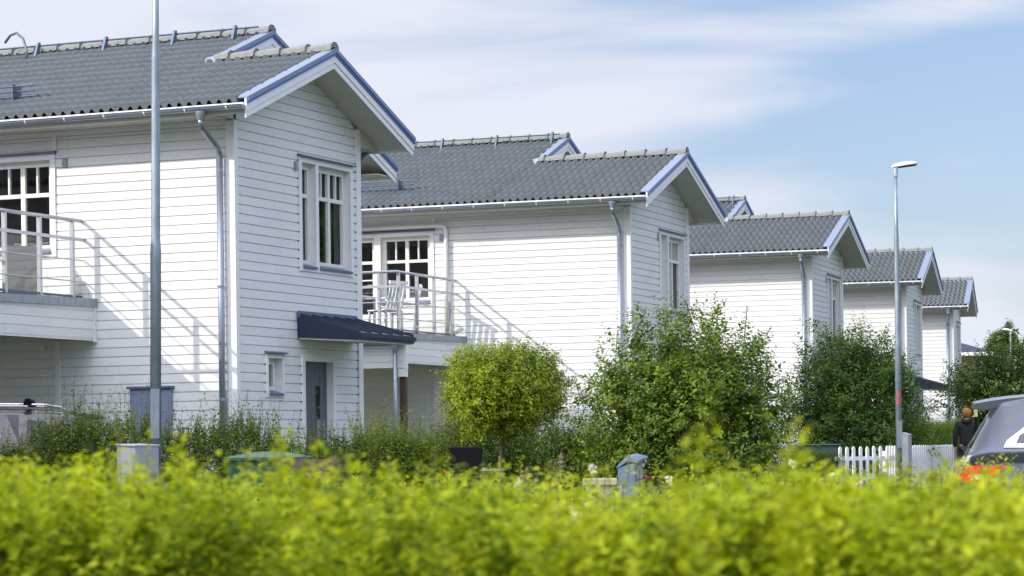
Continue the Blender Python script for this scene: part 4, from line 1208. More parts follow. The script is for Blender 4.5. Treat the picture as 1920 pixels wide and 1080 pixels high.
# ---------------------------------------------------------------- boxes on the verge
def cabinet(name, label, cat, x0, x1, xs, ytop, Y, mats, slope=0.05, yb=None, rot=0.0, group=None, slot=False, hood=False):
    """upright sheet-metal box: front from x0..x1, side face out to xs (pixels of the photograph at distance Y)"""
    a, b_, c = px(x0, ytop, Y), px(x1, ytop, Y), px(xs, ytop, Y)
    wd, zt = b_.x - a.x, a.z
    gz = ground_z(a.x, Y)
    H = zt - gz
    root = empty(name, (a.x, Y, gz)); tag(root, label, cat, group)
    dx, dp = c.x - b_.x, (c.x - b_.x) * 1.5
    w = MB()
    P = lambda u, v, z: (u * wd + v * dx, v * dp, z)
    if hood:
        w.hexa([P(0, 0, 0), P(1, 0, 0), P(1, 1, 0), P(0, 1, 0), P(0, 0, H - 0.10), P(1, 0, H - 0.06), P(1, 1, H - 0.03), P(0, 1, H - 0.07)])
    else:
        w.hexa([P(0, 0, 0), P(1, 0, 0), P(1, 1, 0), P(0, 1, 0), P(0, 0, H - 0.012), P(1, 0, H - slope), P(1, 1, H - slope), P(0, 1, H - 0.012)])
    w.build('body', mats[0], root, bevel=0.004)
    w = MB()
    if hood:
        w.hexa([P(-0.05, -0.05, H - 0.105), P(0.6, -0.08, H - 0.05), P(0.6, 1.1, H - 0.02), P(-0.05, 1.1, H - 0.07),
                P(-0.05, -0.05, H - 0.09), P(0.6, -0.08, H - 0.0), P(0.6, 1.1, H + 0.015), P(-0.05, 1.1, H - 0.05)])
        w.hexa([P(0.6, -0.08, H - 0.05), P(1.22, -0.08, H - 0.06), P(1.3, 1.1, H - 0.025), P(0.6, 1.1, H - 0.02),
                P(0.6, -0.08, H - 0.0), P(1.22, -0.08, H - 0.04), P(1.3, 1.1, H - 0.01), P(0.6, 1.1, H + 0.015)])
    else:
        w.hexa([P(-0.03, -0.05, H - 0.010), P(1.04, -0.05, H - slope - 0.004), P(1.04, 1.05, H - slope - 0.004), P(-0.03, 1.05, H - 0.010),
                P(-0.03, -0.05, H + 0.004), P(1.04, -0.05, H - slope + 0.012), P(1.04, 1.05, H - slope + 0.012), P(-0.03, 1.05, H + 0.004)])
    w.build('lid', mats[0], root, bevel=0.003)
    if slot:
        w = MB()
        for v0, v1 in ((0.15, 0.45), (0.5, 0.85)): 
            w.face([P(1 + 0.004 / wd, v0, H - 0.19), P(1 + 0.004 / wd, v1, H - 0.18), P(1 + 0.004 / wd, v1, H - 0.10), P(1 + 0.004 / wd, v0, H - 0.11)])
        w.build('window', mats[1], root)
    w = MB(); w.hexa([P(0.08, -0.012, 0.08), P(0.92, -0.012, 0.08), P(0.92, -0.001, 0.08), P(0.08, -0.001, 0.08), P(0.08, -0.012, H - 0.16), P(0.92, -0.012, H - 0.16), P(0.92, -0.001, H - 0.16), P(0.08, -0.001, H - 0.16)])
    w.build('door', mats[0], root)
    return root
boxgrey = simple('cabinet_grey', (0.33, 0.34, 0.37), 0.5, noise=0.12)
boxblue = simple('mailbox_blue_grey', (0.14, 0.20, 0.28), 0.5, noise=0.12)
cabinet('utility_cabinet', 'light grey utility cabinet with a sloping lid beside the tall lamp post', 'cabinet', 219, 254, 290, 833, 22, (boxgrey, boxgrey), slope=0.02)
cabinet('letter_box', 'blue-grey sheet-metal box with a small pitched lid, in front of the broad-leaved bush', 'letter box', 1158, 1190, 1206, 854, 20, (boxblue, M['rail']), hood=True, slot=True)
cabinet('utility_cabinet', 'narrow grey utility cabinet close behind the slim lamp post', 'cabinet', 1691, 1703, 1711, 811, 47.6, (boxgrey, boxgrey), slope=0.05)

# ---------------------------------------------------------------- picket fence
def picket(h, w_, m):
    mb = MB(); t = 0.022
    mb.hexa([(-w_ / 2, -t / 2, 0), (w_ / 2, -t / 2, 0), (w_ / 2, t / 2, 0), (-w_ / 2, t / 2, 0), (-w_ / 2, -t / 2, h - 0.04), (w_ / 2, -t / 2, h - 0.04), (w_ / 2, t / 2, h - 0.04), (-w_ / 2, t / 2, h - 0.04)])
    mb.hexa([(-w_ / 2, -t / 2, h - 0.04), (w_ / 2, -t / 2, h - 0.04), (w_ / 2, t / 2, h - 0.04), (-w_ / 2, t / 2, h - 0.04), (-0.012, -t / 2, h), (0.012, -t / 2, h), (0.012, t / 2, h), (-0.012, t / 2, h)])
    return mb
white = simple('fence_white', (0.80, 0.80, 0.80), 0.5, noise=0.08, nscale=6)
def fence_run(A, B, n, h, w_, label, posts=(0, 1)):
    A, B = Vector(A), Vector(B); d = B - A; ang = math.atan2(d.y, d.x); L = math.hypot(d.x, d.y)
    root = empty('picket_fence', A, ang); tag(root, label, 'fence')
    me = None
    for i in range(n):
        if me is None: o = picket(h, w_, white).build('picket', white, root, bevel=0.0); me = o
        else: o = me.copy(); COL.objects.link(o); o.parent = root
        o.location = (L * (i + 0.5) / n, -0.03, 0.06 + random.uniform(-0.006, 0.006))
        o.rotation_euler = (0, random.uniform(-0.008, 0.008), 0)
    for z in (0.28, h - 0.19):
        w = MB(); w.box(0, L, -0.018, 0.018, z, z + 0.07); w.build('rail', white, root)
    for q in posts:
        w = MB(); w.box(L * q - 0.045, L * q + 0.045, -0.02, 0.07, 0, h - 0.06); w.box(L * q - 0.055, L * q + 0.055, -0.03, 0.08, h - 0.059, h - 0.03); w.build('post', white, root)
    return root
a, b_ = px(1567, 900, 45.5), px(1668, 900, 46.5)
gz = ground_z(a.x, a.y)
fence_run((a.x, a.y, gz), (b_.x, b_.y, gz), 8, px(1620, 837, 46).z - gz - 0.06, 0.075, 'short white picket fence beside the slim lamp post', posts=(0.94,))
a, b_ = px(1664, 900, 47.9), px(1792, 900, 54.5)
gz = ground_z(a.x, a.y)
fence_run((a.x, a.y, gz), (b_.x, b_.y, gz), 32, px(1700, 835, 50).z - gz - 0.06, 0.10, 'white fence of close narrow slats running back past the slim lamp post', posts=(0.3, 0.62, 0.97))

# ---------------------------------------------------------------- yard things glimpsed over the hedge
def thing(name, label, cat, x, Y, z=0.0, rz=0.0, group=None):
    q = px(x, 900, Y); r = empty(name, (q.x, q.y, z), rz); tag(r, label, cat, group); return r
green = simple('green_plastic', (0.012, 0.085, 0.045), 0.4, noise=0.15)
r = thing('garden_bin', 'green plastic garden bin with a low domed lid behind the near hedge', 'bin', 505, 24)
w = MB(); w.hexa([(-0.33, -0.25, 0), (0.33, -0.25, 0), (0.33, 0.25, 0), (-0.33, 0.25, 0), (-0.37, -0.3, 0.74), (0.37, -0.3, 0.74), (0.37, 0.3, 0.74), (-0.37, 0.3, 0.74)]); w.build('body', green, r, bevel=0.02)
w = MB(); w.sheet([[Vector((x, y, 0.745 + 0.055 * (1 - (abs(x) / 0.4) ** 2) * (1 - (abs(y) / 0.33) ** 2))) for y in np.linspace(-0.33, 0.33, 7)] for x in np.linspace(-0.4, 0.4, 9)]); w.box(-0.4, 0.4, -0.33, 0.33, 0.72, 0.744); w.build('lid', green, r)
r = thing('planter_box', 'brown slatted wooden planter box beside the green bin', 'planter', 597, 23.5, rz=R(-12))
w = MB()
for k in range(6):
    z = 0.05 + k * 0.115
    for (x0, x1, y0, y1) in ((-0.24, 0.24, -0.27, -0.245), (-0.24, 0.24, 0.245, 0.27), (-0.24, -0.215, -0.24, 0.24), (0.215, 0.24, -0.24, 0.24)): w.box(x0, x1, y0, y1, z, z + 0.1)
w.build('slats', M['brown'], r)
for x in (-0.22, 0.22):
    for y in (-0.25, 0.25): w = MB(); w.box(x - 0.03, x + 0.03, y - 0.03, y + 0.03, 0, 0.755); w.build('post', M['brown'], r)
w = MB(); w.box(-0.21, 0.21, -0.235, 0.235, 0.5, 0.62); w.build('soil', simple('soil', (0.03, 0.022, 0.015), 0.95, noise=0.4), r)
r = thing('gas_grill', 'black grill with its hood raised, left of the topiary trunk', 'grill', 874, 24.5)
w = MB(); w.hexa([(-0.15, 0.1, 0.60), (0.15, 0.1, 0.60), (0.15, 0.16, 0.60), (-0.15, 0.16, 0.60), (-0.16, 0.08, 0.82), (0.16, 0.08, 0.82), (0.16, 0.13, 0.82), (-0.16, 0.13, 0.82)]); w.build('hood', M['black'], r, bevel=0.01)
w = MB(); w.box(-0.15, 0.15, -0.22, 0.12, 0.42, 0.58); w.build('firebox', M['black'], r, bevel=0.01)
w = MB(); w.box(0.155, 0.36, -0.2, 0.1, 0.585, 0.605); w.build('shelf', M['galv'], r)
for x, y in ((-0.13, -0.18), (0.13, -0.18), (-0.13, 0.1), (0.13, 0.1)):
    w = MB(); w.tube([(x, y, 0), (x, y, 0.419)], 0.014, 6); w.build('leg', M['black'], r)
r = thing('garden_lantern', 'small brown pagoda lantern on a thin stake in front of the dark hedge', 'lantern', 1053, 24)
w = MB(); w.tube([(0, 0, 0), (0, 0, 0.58)], 0.008, 6); w.build('stake', M['black'], r)
w = MB(); w.lathe([(0.0, 0.56), (0.026, 0.57), (0.034, 0.585), (0.030, 0.60), (0.030, 0.66), (0.0, 0.661)], (0, 0, 0), 8); w.build('lamp_body', simple('rusty_brown', (0.075, 0.055, 0.05), 0.7, noise=0.3), r)
w = MB(); w.lathe([(0.046, 0.655), (0.03, 0.675), (0.018, 0.69), (0.03, 0.70), (0.016, 0.722), (0.008, 0.74), (0.003, 0.765)], (0, 0, 0), 8); w.build('cap', simple('rusty_cap', (0.085, 0.06, 0.055), 0.7, noise=0.3), r)
r = thing('stone_planter', 'low grey stone planter with a thick slab rim beside the blue-grey box', 'planter', 1125, 22)
w = MB(); w.box(-0.12, 0.12, -0.12, 0.12, 0, 0.47); w.build('base', M['concrete'], r, bevel=0.01)
w = MB(); w.box(-0.145, 0.145, -0.145, 0.145, 0.472, 0.53); w.build('slab', simple('pale_stone', (0.42, 0.38, 0.28), 0.85, noise=0.2, bump=0.3), r, bevel=0.008)
r = thing('log_basket', 'small stack of split logs standing right of the topiary trunk', 'firewood', 987, 23)
w = MB(); rr = random.Random(9)
for i in range(11):
    z = 0.45 + i * 0.012; a = rr.uniform(-0.9, 0.9)
    w.tube([(-0.05 * math.cos(a), -0.03, z - 0.03 * math.sin(a)), (0.05 * math.cos(a), 0.05, z + 0.03 * math.sin(a))], 0.008, 6)
w.build('logs', simple('split_wood', (0.32, 0.20, 0.10), 0.8, noise=0.3), r)
w = MB(); w.box(-0.09, 0.09, -0.07, 0.09, 0, 0.42); w.build('stand', M['brown'], r)
def poppy(x, y, Y, col, label, grp):
    q = px(x, y, Y); r = empty('flower', (q.x, q.y, 0)); tag(r, label, 'flower', grp)
    w = MB(); w.tube([(0, 0, 0), (0.01, 0.0, q.z * 0.6), (0, 0, q.z)], 0.003, 4); w.build('stalk', M['twig'], r)
    w = MB()
    for k in range(6):
        a = k * 1.047
        w.face([(0, 0, q.z), (0.022 * math.cos(a - 0.5), 0.022 * math.sin(a - 0.5), q.z + 0.018), (0.03 * math.cos(a), 0.03 * math.sin(a), q.z + 0.024), (0.022 * math.cos(a + 0.5), 0.022 * math.sin(a + 0.5), q.z + 0.018)])
    w.lathe([(0.001, 0), (0.012, 0.004), (0.001, 0.014)], (0, 0, q.z), 6)
    w.build('petals', col, r)
redf = simple('poppy_red', (0.75, 0.07, 0.02), 0.5, noise=0.1); pinkf = simple('crimson_petals', (0.55, 0.01, 0.06), 0.5, noise=0.1); cream = simple('cream_petals', (0.8, 0.72, 0.4), 0.5, noise=0.1)
for x, y, Y, c, l, g_ in [(835, 888, 21, redf, 'orange-red poppy in front of the black grill, upper one', 'poppies'), (846, 900, 21, redf, 'orange-red poppy in front of the black grill, lower one', 'poppies'),
                          (1030, 906, 20, redf, 'single red flower below the pagoda lantern', 'red flowers'), (1215, 901, 21, pinkf, 'crimson flower right of the blue-grey box, nearest to it', 'red flowers'), (1221, 898, 21, pinkf, 'crimson flower right of the blue-grey box, farther from it', 'red flowers'),
                          (1043, 902, 20, cream, 'pale cream flower below the pagoda lantern', 'cream flowers')]:
    poppy(x, y, Y, c, l, g_)
w = MB(); a, b_ = px(1150, 915, 21.5), px(1420, 915, 24); w.hexa([(a.x, a.y, 0), (b_.x, b_.y, 0), (b_.x, b_.y + 0.15, 0), (a.x, a.y + 0.15, 0), (a.x, a.y, 0.45), (b_.x, b_.y, 0.42), (b_.x, b_.y + 0.15, 0.42), (a.x, a.y + 0.15, 0.45)])
o = w.build('retaining_wall', simple('dark_stone', (0.10, 0.10, 0.12), 0.85, noise=0.3, bump=0.4)); tag(o, 'low dark retaining wall running right from the blue-grey box', 'wall')
r = thing('marker_post', 'short yellow-topped marker post right of the person in black', 'post', 1831, 52, z=-0.15)
w = MB(); w.box(-0.03, 0.03, -0.02, 0.02, 0, 1.47); w.build('post', M['black'], r)
w = MB(); w.box(-0.035, 0.035, -0.025, 0.025, 1.47, 1.66); w.build('top', simple('yellow_paint', (0.62, 0.58, 0.22), 0.6, noise=0.1), r)
r = thing('waste_bin', 'bin with a teal rounded lid behind the low dark hedge', 'bin', 1530, 46, z=0)
w = MB(); w.box(-0.36, 0.36, -0.3, 0.3, 0, 0.80); w.build('body', simple('bin_body', (0.02, 0.06, 0.05), 0.5, noise=0.1), r, bevel=0.02)
w = MB(); w.sheet([[Vector((x, y, 0.803 + 0.07 * (1 - (abs(x) / 0.42) ** 3))) for y in np.linspace(-0.34, 0.34, 4)] for x in np.linspace(-0.42, 0.42, 9)]); w.box(-0.42, 0.42, -0.34, 0.34, 0.79, 0.802); w.build('lid', simple('teal_lid', (0.06, 0.22, 0.21), 0.4, noise=0.1), r)

# balcony furniture (stands on the balcony, moves on its own)
def on_balcony(name, label, cat, k, u, s, group=None):
    q = wpt(k, u, s, 2.902); r = empty(name, q, -HP[k][2]); tag(r, label, cat, group); return r
wicker = simple('grey_wicker', (0.26, 0.26, 0.25), 0.8, noise=0.25, nscale=60, stretch=(3, 3, 0.3), bump=0.6)
r = on_balcony('garden_sofa', 'grey wicker garden sofa standing on the nearest balcony', 'sofa', 0, -3.35, -1.25)
w = MB(); w.box(-0.75, 0.05, -0.35, 0.4, 0.06, 0.40); w.build('seat', wicker, r, bevel=0.02)
w = MB(); w.box(0.051, 0.13, -0.42, 0.45, 0.02, 0.72); w.build('backrest', wicker, r, bevel=0.02)
w = MB()
for k in range(22): w.box(0.131, 0.135, -0.40 + k * 0.039, -0.385 + k * 0.039, 0.04, 0.70)
w.build('ribs', wicker, r)
r = on_balcony('leaning_panel', 'dark edged grey panel leaning beside the sofa on the nearest balcony', 'panel', 0, -2.95, -0.62)
w = MB(); w.hexa([(-0.1, -0.3, 0), (-0.07, -0.3, 0), (0.10, 0.22, 0), (0.07, 0.22, 0), (-0.12, -0.22, 0.72), (-0.09, -0.22, 0.72), (0.08, 0.26, 0.74), (0.05, 0.26, 0.74)]); w.build('board', wicker, r)
w = MB(); w.hexa([(0.07, 0.221, 0), (0.10, 0.221, 0), (0.12, 0.26, 0), (0.09, 0.26, 0), (0.05, 0.262, 0.74), (0.08, 0.262, 0.74), (0.10, 0.30, 0.74), (0.07, 0.30, 0.74)]); w.build('edge', M['black'], r)
wplast = simple('white_plastic', (0.74, 0.75, 0.76), 0.4, noise=0.05)
def chair_parts(r):
    w = MB(); w.box(-0.23, 0.23, -0.23, 0.23, 0.42, 0.45); w.build('seat', wplast, r, bevel=0.01)
    w = MB()
    for k in range(5): 
        y = -0.2 + k * 0.09; w.hexa([(-0.25, y, 0.47), (-0.225, y, 0.47), (-0.225, y + 0.05, 0.47), (-0.25, y + 0.05, 0.47), (-0.36, y, 0.92), (-0.335, y, 0.92), (-0.335, y + 0.05, 0.92), (-0.36, y + 0.05, 0.92)])
    w.box(-0.37, -0.33, -0.24, 0.24, 0.90, 0.96)
    w.build('backrest', wplast, r)
    for x in (-0.22, 0.2):
        for y in (-0.22, 0.2): w = MB(); w.box(x - 0.015, x + 0.015, y - 0.015, y + 0.015, 0, 0.419); w.build('leg', wplast, r)
    for y in (-0.25, 0.25): w = MB(); w.box(-0.28, 0.2, y - 0.02, y + 0.02, 0.64, 0.665); w.build('armrest', wplast, r)
r1 = on_balcony('garden_chair', 'white slatted chair with its back to the balcony corner post, second house', 'chair', 1, -4.05, -2.0, 'white chairs on the balcony')
chair_parts(r1); r1.rotation_euler.z += R(160)
r2 = copy_tree(r1); r2['label'] = 'white slatted chair nearer the wall on the balcony of the second house'
r2.location = wpt(1, -4.15, -0.95, 2.902); r2.rotation_euler.z = -HP[1][2] + R(200)
r = on_balcony('garden_table', 'white garden table behind the balcony railing of the second house', 'table', 1, -5.0, -1.6)
w = MB(); w.box(-0.6, 0.5, -0.4, 0.4, 0.70, 0.735); w.build('tabletop', wplast, r, bevel=0.008)
for x in (-0.52, 0.42):
    for y in (-0.33, 0.33): w = MB(); w.box(x - 0.02, x + 0.02, y - 0.02, y + 0.02, 0, 0.699); w.build('leg', wplast, r)

# ---------------------------------------------------------------- estate cars
glasscar = glass_mat('car_glass', (0.012, 0.015, 0.02), 0.03)
tyre = simple('tyre_rubber', (0.02, 0.02, 0.02), 0.85, noise=0.2)
chrome = simple('chrome', (0.75, 0.75, 0.77), 0.18, metal=0.9, noise=0.03)
def make_car(label, paint, roofbars=True, group='parked cars'):
    """estate car, rear at x = 0, nose towards +x, right flank towards -y"""
    root = empty('parked_car'); tag(root, label, 'car', group)
    # stations: x, z belt, z roof, half width low, belt half width, roof half width
    st = [(-0.10, 0.62, 0.62, 0.80, 0.78, 0.78), (-0.06, 0.86, 0.86, 0.86, 0.84, 0.80), (0.00, 0.98, 1.00, 0.88, 0.86, 0.74), (0.07, 1.00, 1.13, 0.895, 0.872, 0.70), (0.16, 1.01, 1.28, 0.90, 0.880, 0.655), (0.27, 1.01, 1.42, 0.905, 0.885, 0.60),
          (0.45, 1.01, 1.45, 0.905, 0.888, 0.60), (0.75, 1.005, 1.475, 0.91, 0.89, 0.605), (1.2, 0.995, 1.49, 0.91, 0.89, 0.61), (1.7, 0.985, 1.495, 0.91, 0.89, 0.61), (2.2, 0.975, 1.48, 0.91, 0.89, 0.60), (2.6, 0.965, 1.44, 0.91, 0.885, 0.57),
          (3.0, 0.955, 1.26, 0.91, 0.88, 0.60), (3.35, 0.945, 1.03, 0.91, 0.87, 0.66), (3.6, 0.92, 0.95, 0.905, 0.85, 0.70), (4.1, 0.83, 0.86, 0.88, 0.80, 0.68), (4.4, 0.70, 0.74, 0.82, 0.72, 0.60), (4.52, 0.50, 0.56, 0.70, 0.62, 0.5)]
    def ring(x, zb, zr, w0, wb, wr):
        h = []
        zs_ = [(0.0, 0.22), (w0 * 0.86, 0.20), (w0 * 0.97, 0.28), (w0, 0.45), (w0 * 1.008, 0.62), (w0 * 0.995, min(zb, 0.74)), (w0 * 0.955, zb * 0.88), (w0 * 0.955, zb * 0.905), (w0 * 0.995, zb * 0.955), (wb, zb)]
        top = [(wb - (wb - wr) * 0.08, zb + (zr - zb) * 0.10), (wb - (wb - wr) * 0.72, zb + (zr - zb) * 0.80), (wr, zb + (zr - zb) * 0.93), (wr * 0.86, zr - 0.012), (wr * 0.5, zr + 0.008), (0, zr + 0.014)]
        return [(x, -a, z) for a, z in zs_ + top] + [(x, a, z) for a, z in (zs_ + top)[-2:0:-1]]
    # denser stations by interpolation
    S = []
    for i in range(len(st) - 1):
        for k in range(3):
            f = k / 3; S.append(tuple(a + (b - a) * f for a, b in zip(st[i], st[i + 1])))
    S.append(st[-1])
    rows = [ring(*q) for q in S]
    rows = [r_ + [r_[0]] for r_ in rows]
    w = MB(); w.sheet(rows); w.face(rows[0][:-1]); w.face(rows[-1][:-1])
    body = w.build('body', paint, root, smooth=True)
    nn = len(rows[0])
    def side_glass(x0, x1, za=0.16, zb_=0.86, sg=-1):
        g_ = MB(); grid = []
        for q in [s_ for s_ in S if x0 <= s_[0] <= x1]:
            x, zb, zr, w0, wb, wr = q
            lo = (x, sg * (wb - (wb - wr) * za * 0.9 + 0.006), zb + (zr - zb) * za); hi = (x, sg * (wb - (wb - wr) * 0.78 + 0.008), zb + (zr - zb) * zb_)
            grid.append([lo, hi])
        g_.sheet(grid); return g_
    for sg in (-1, 1):
        for i, (x0, x1) in enumerate(((1.02, 1.78), (1.86, 2.72))):
            side_glass(x0, x1, sg=sg).build('side_window', glasscar, root)
        # rear quarter window tapering to the back, in a bright frame
        def quarter(x0, xm, x1, e, off, zlo, zhi):
            g_ = MB()
            def pt(x, f):
                q = [s_ for s_ in S if s_[0] <= x][-1]; x_, zb, zr, w0, wb, wr = q
                bw = 0.8 * f if f < 0.1 else (0.08 + (f - 0.1) * 0.914 if f < 0.8 else 0.72 + (f - 0.8) * 2.15)
                return (x, sg * (wb - (wb - wr) * bw + off), zb + (zr - zb) * f)
            g_.face([pt(x0, zlo), pt(x1, zlo - 0.01), pt(x1, zhi), pt(xm + 0.1, zhi - 0.04), pt(xm, zhi - 0.16), pt(x0 + 0.03, zlo + 0.14)]); return g_
        quarter(0.27, 0.60, 0.96, 0, 0.016, 0.04, 0.82).build('window_trim', chrome, root)
        quarter(0.37, 0.66, 0.955, 0, 0.021, 0.13, 0.74).build('side_window', glasscar, root)
        # tail light wrapping round the corner
        g_ = MB()
        f = lambda x, z, o=0.012: (x, sg * (0.885 + 0.02 * min(1, max(0, (x + 0.05) * 4)) - max(0, -x) * 0.55 + o), z)
        g_.sheet([[f(-0.10, 0.75), f(-0.08, 0.82), f(-0.04, 0.875)], [f(-0.04, 0.73), f(-0.01, 0.82), f(0.01, 0.88)], [f(0.08, 0.735), f(0.12, 0.81), f(0.14, 0.88)], [f(0.17, 0.79), f(0.23, 0.83), f(0.30, 0.875)]])
        g_.sheet([[(-0.125, sg * 0.35, 0.77), (-0.10, sg * 0.35, 0.87)], [(-0.125, sg * 0.6, 0.76), (-0.10, sg * 0.6, 0.865)], [(-0.11, sg * 0.84, 0.755), (-0.05, sg * 0.885, 0.875)]])
        g_.build('tail_light', simple('tail_light_red', (0.75, 0.035, 0.015), 0.12, noise=0.25, nscale=18, coat=1.0), root, smooth=True)
        g_ = MB(); g_.sheet([[f(0.0, 0.765, 0.017), f(0.02, 0.81, 0.017)], [f(0.10, 0.77, 0.017), f(0.12, 0.81, 0.017)]]); g_.build('indicator', simple('indicator_clear', (0.85, 0.55, 0.35), 0.15, noise=0.2), root)
        for x in (0.85, 3.55):
            wl = MB(); prof = [(0.10, -0.1), (0.28, -0.11), (0.325, -0.09), (0.33, 0.0), (0.325, 0.09), (0.28, 0.11)]
            base = len(wl.v)
            for r_, y in prof:
                for k in range(20): a = 2 * math.pi * k / 20; wl.v.append((x + r_ * math.cos(a), sg * (0.82 + y * sg * (1 if sg > 0 else -1)), 0.33 + r_ * math.sin(a)))
            for i in range(len(prof) - 1):
                for k in range(20): a = base + i * 20 + k; b = base + i * 20 + (k + 1) % 20; wl.f.append((a, b, b + 20, a + 20)); wl.m.append(0)
            o = wl.build('wheel', tyre, root, smooth=True)
            rm = MB()
            for k in range(5):
                a = 2 * math.pi * k / 5; rm.hexa([(x + 0.04 * math.cos(a - .6), sg * 0.915, 0.33 + 0.04 * math.sin(a - .6)), (x + 0.22 * math.cos(a - .12), sg * 0.92, 0.33 + 0.22 * math.sin(a - .12)), (x + 0.22 * math.cos(a - .12), sg * 0.935, 0.33 + 0.22 * math.sin(a - .12)), (x + 0.04 * math.cos(a - .6), sg * 0.93, 0.33 + 0.04 * math.sin(a - .6)),
                    (x + 0.04 * math.cos(a + .6), sg * 0.915, 0.33 + 0.04 * math.sin(a + .6)), (x + 0.22 * math.cos(a + .12), sg * 0.92, 0.33 + 0.22 * math.sin(a + .12)), (x + 0.22 * math.cos(a + .12), sg * 0.935, 0.33 + 0.22 * math.sin(a + .12)), (x + 0.04 * math.cos(a + .6), sg * 0.93, 0.33 + 0.04 * math.sin(a + .6))])
            rm.build('rim', chrome, o)
    # rear window, windscreen, spoiler
    g_ = MB(); g_.sheet([[(0.012 + 0.255 * f - 0.008, y * (0.74 - 0.13 * f), 1.03 + 0.36 * f) for y in np.linspace(-0.93, 0.93, 7)] for f in np.linspace(0, 0.93, 5)]); g_.build('rear_window', glasscar, root, smooth=True)
    g_ = MB(); g_.sheet([[(2.66 + 0.66 * f, y * (0.55 + 0.1 * f), 1.425 - 0.37 * f + 0.012) for y in np.linspace(-1, 1, 7)] for f in np.linspace(0, 1, 4)]); g_.build('windscreen', glasscar, root, smooth=True)
    g_ = MB()
    rowsx = [(0.50, 1.468, 1.455), (0.32, 1.455, 1.40), (0.16, 1.435, 1.375), (0.06, 1.418, 1.385), (0.045, 1.405, 1.395)]
    gt = [[(x, y * 0.575, zt - 0.03 * y * y) for y in np.linspace(-1, 1, 9)] for x, zt, zb in rowsx]; gb = [[(x, y * 0.575, zb - 0.03 * y * y) for y in np.linspace(-1, 1, 9)] for x, zt, zb in rowsx]
    g_.sheet(gt); g_.sheet(gb); g_.face([gt[i][0] for i in range(5)] + [gb[i][0] for i in range(4, -1, -1)]); g_.face([gt[i][-1] for i in range(5)] + [gb[i][-1] for i in range(4, -1, -1)]); g_.face(gt[-1] + gb[-1][::-1])
    g_.build('spoiler', paint, root)
    g_ = MB(); g_.box(-0.17, -0.05, -0.78, 0.78, 0.36, 0.62); g_.build('bumper', paint, root, bevel=0.04)
    if roofbars:
        for sg in (-1, 1):
            g_ = MB(); g_.tube([(0.55, sg * 0.56, 1.50), (0.75, sg * 0.56, 1.535), (1.7, sg * 0.565, 1.555), (2.3, sg * 0.555, 1.54), (2.45, sg * 0.55, 1.50)], 0.014, 8)
            g_.build('roof_rail', chrome, root, smooth=True)
        for x in (0.95, 2.0):
            g_ = MB(); g_.box(x - 0.03, x + 0.03, -0.60, 0.60, 1.585, 1.61); g_.box(x - 0.05, x + 0.05, -0.585, -0.53, 1.53, 1.585); g_.box(x - 0.05, x + 0.05, 0.53, 0.585, 1.53, 1.585)
            g_.build('roof_bar', M['black'], root)
    return root
def paint(name, col, metal=0.5, rough=0.28): return simple(name, col, rough, metal=metal, noise=0.03, coat=0.8)
c1 = make_car('blue-grey estate car at the right edge, its red tail light showing', paint('paint_blue_grey', (0.060, 0.068, 0.100)), roofbars=False)
q = px(1795, 880, 20.6)
c1.location = (q.x + 0.24, q.y + 0.87, -0.27); c1.rotation_euler = (0, 0, R(-9))
silver = paint('paint_grey_brown', (0.055, 0.050, 0.052), 0.5)
c2 = make_car('grey estate car with roof bars half hidden by the privet hedge at the left edge', silver)
q = px(205, 850, 31.2)
c2.location = (q.x, q.y, -0.14); c2.rotation_euler = (0, 0, R(188))
for c in kids(c2):
    if c.name.startswith('window_trim'): bpy.data.objects.remove(c)


# ---------------------------------------------------------------- person walking away
def skinned(name, joints, edges, mat, parent, sub=2):
    me = bpy.data.meshes.new(name); me.from_pydata([j[0] for j in joints], edges, []); me.update()
    o = bpy.data.objects.new(name, me); COL.objects.link(o); o.parent = parent
    me.materials.append(mat)
    sk = o.modifiers.new('skin', 'SKIN'); sk.use_smooth_shade = True
    for v, j in zip(me.skin_vertices[0].data, joints):
        v.radius = j[1] if isinstance(j[1], tuple) else (j[1], j[1])
    me.skin_vertices[0].data[0].use_root = True
    s = o.modifiers.new('sub', 'SUBSURF'); s.levels = sub; s.render_levels = sub
    return o
pz = -0.15
q = px(1813, 800, 54)
pr = empty('person', (q.x, q.y, ground_z(q.x, q.y)), R(-12)); tag(pr, 'person with short ginger hair in a black hooded jacket, walking away', 'person')
HT = px(1813, 766, 54).z - ground_z(q.x, q.y); k = HT / 1.65
skin = simple('skin', (0.55, 0.33, 0.25), 0.6, noise=0.05)
J = lambda x, y, z, r: ((x * k, y * k, z * k), (r[0] * k, r[1] * k) if isinstance(r, tuple) else r * k)
# facing +y (away); body one surface: pelvis, spine, neck, arms, legs, hands with fingers
jt = [J(0, 0, 0.90, (0.145, 0.105)), J(0, 0, 1.05, (0.125, 0.095)), J(0, 0.01, 1.22, (0.145, 0.105)), J(0, 0, 1.35, (0.13, 0.09)), J(0, 0, 1.42, (0.055, 0.055)), J(0, 0.01, 1.50, (0.05, 0.055)),
      J(-0.17, 0, 1.33, 0.06), J(-0.22, -0.02, 1.08, 0.045), J(-0.23, 0.03, 0.86, 0.032), J(0.17, 0, 1.33, 0.06), J(0.22, -0.02, 1.08, 0.045), J(0.23, 0.03, 0.86, 0.032),
      J(-0.09, 0, 0.84, 0.09), J(-0.095, 0.05, 0.47, 0.06), J(-0.095, -0.06, 0.08, 0.042), J(0.09, 0, 0.84, 0.09), J(0.095, 0.10, 0.48, 0.06), J(0.10, 0.12, 0.08, 0.042), J(-0.095, 0.08, 0.04, (0.04, 0.03)), J(0.10, 0.26, 0.04, (0.04, 0.03)),
      J(-0.232, 0.05, 0.80, (0.036, 0.018)), J(0.232, 0.05, 0.80, (0.036, 0.018))]
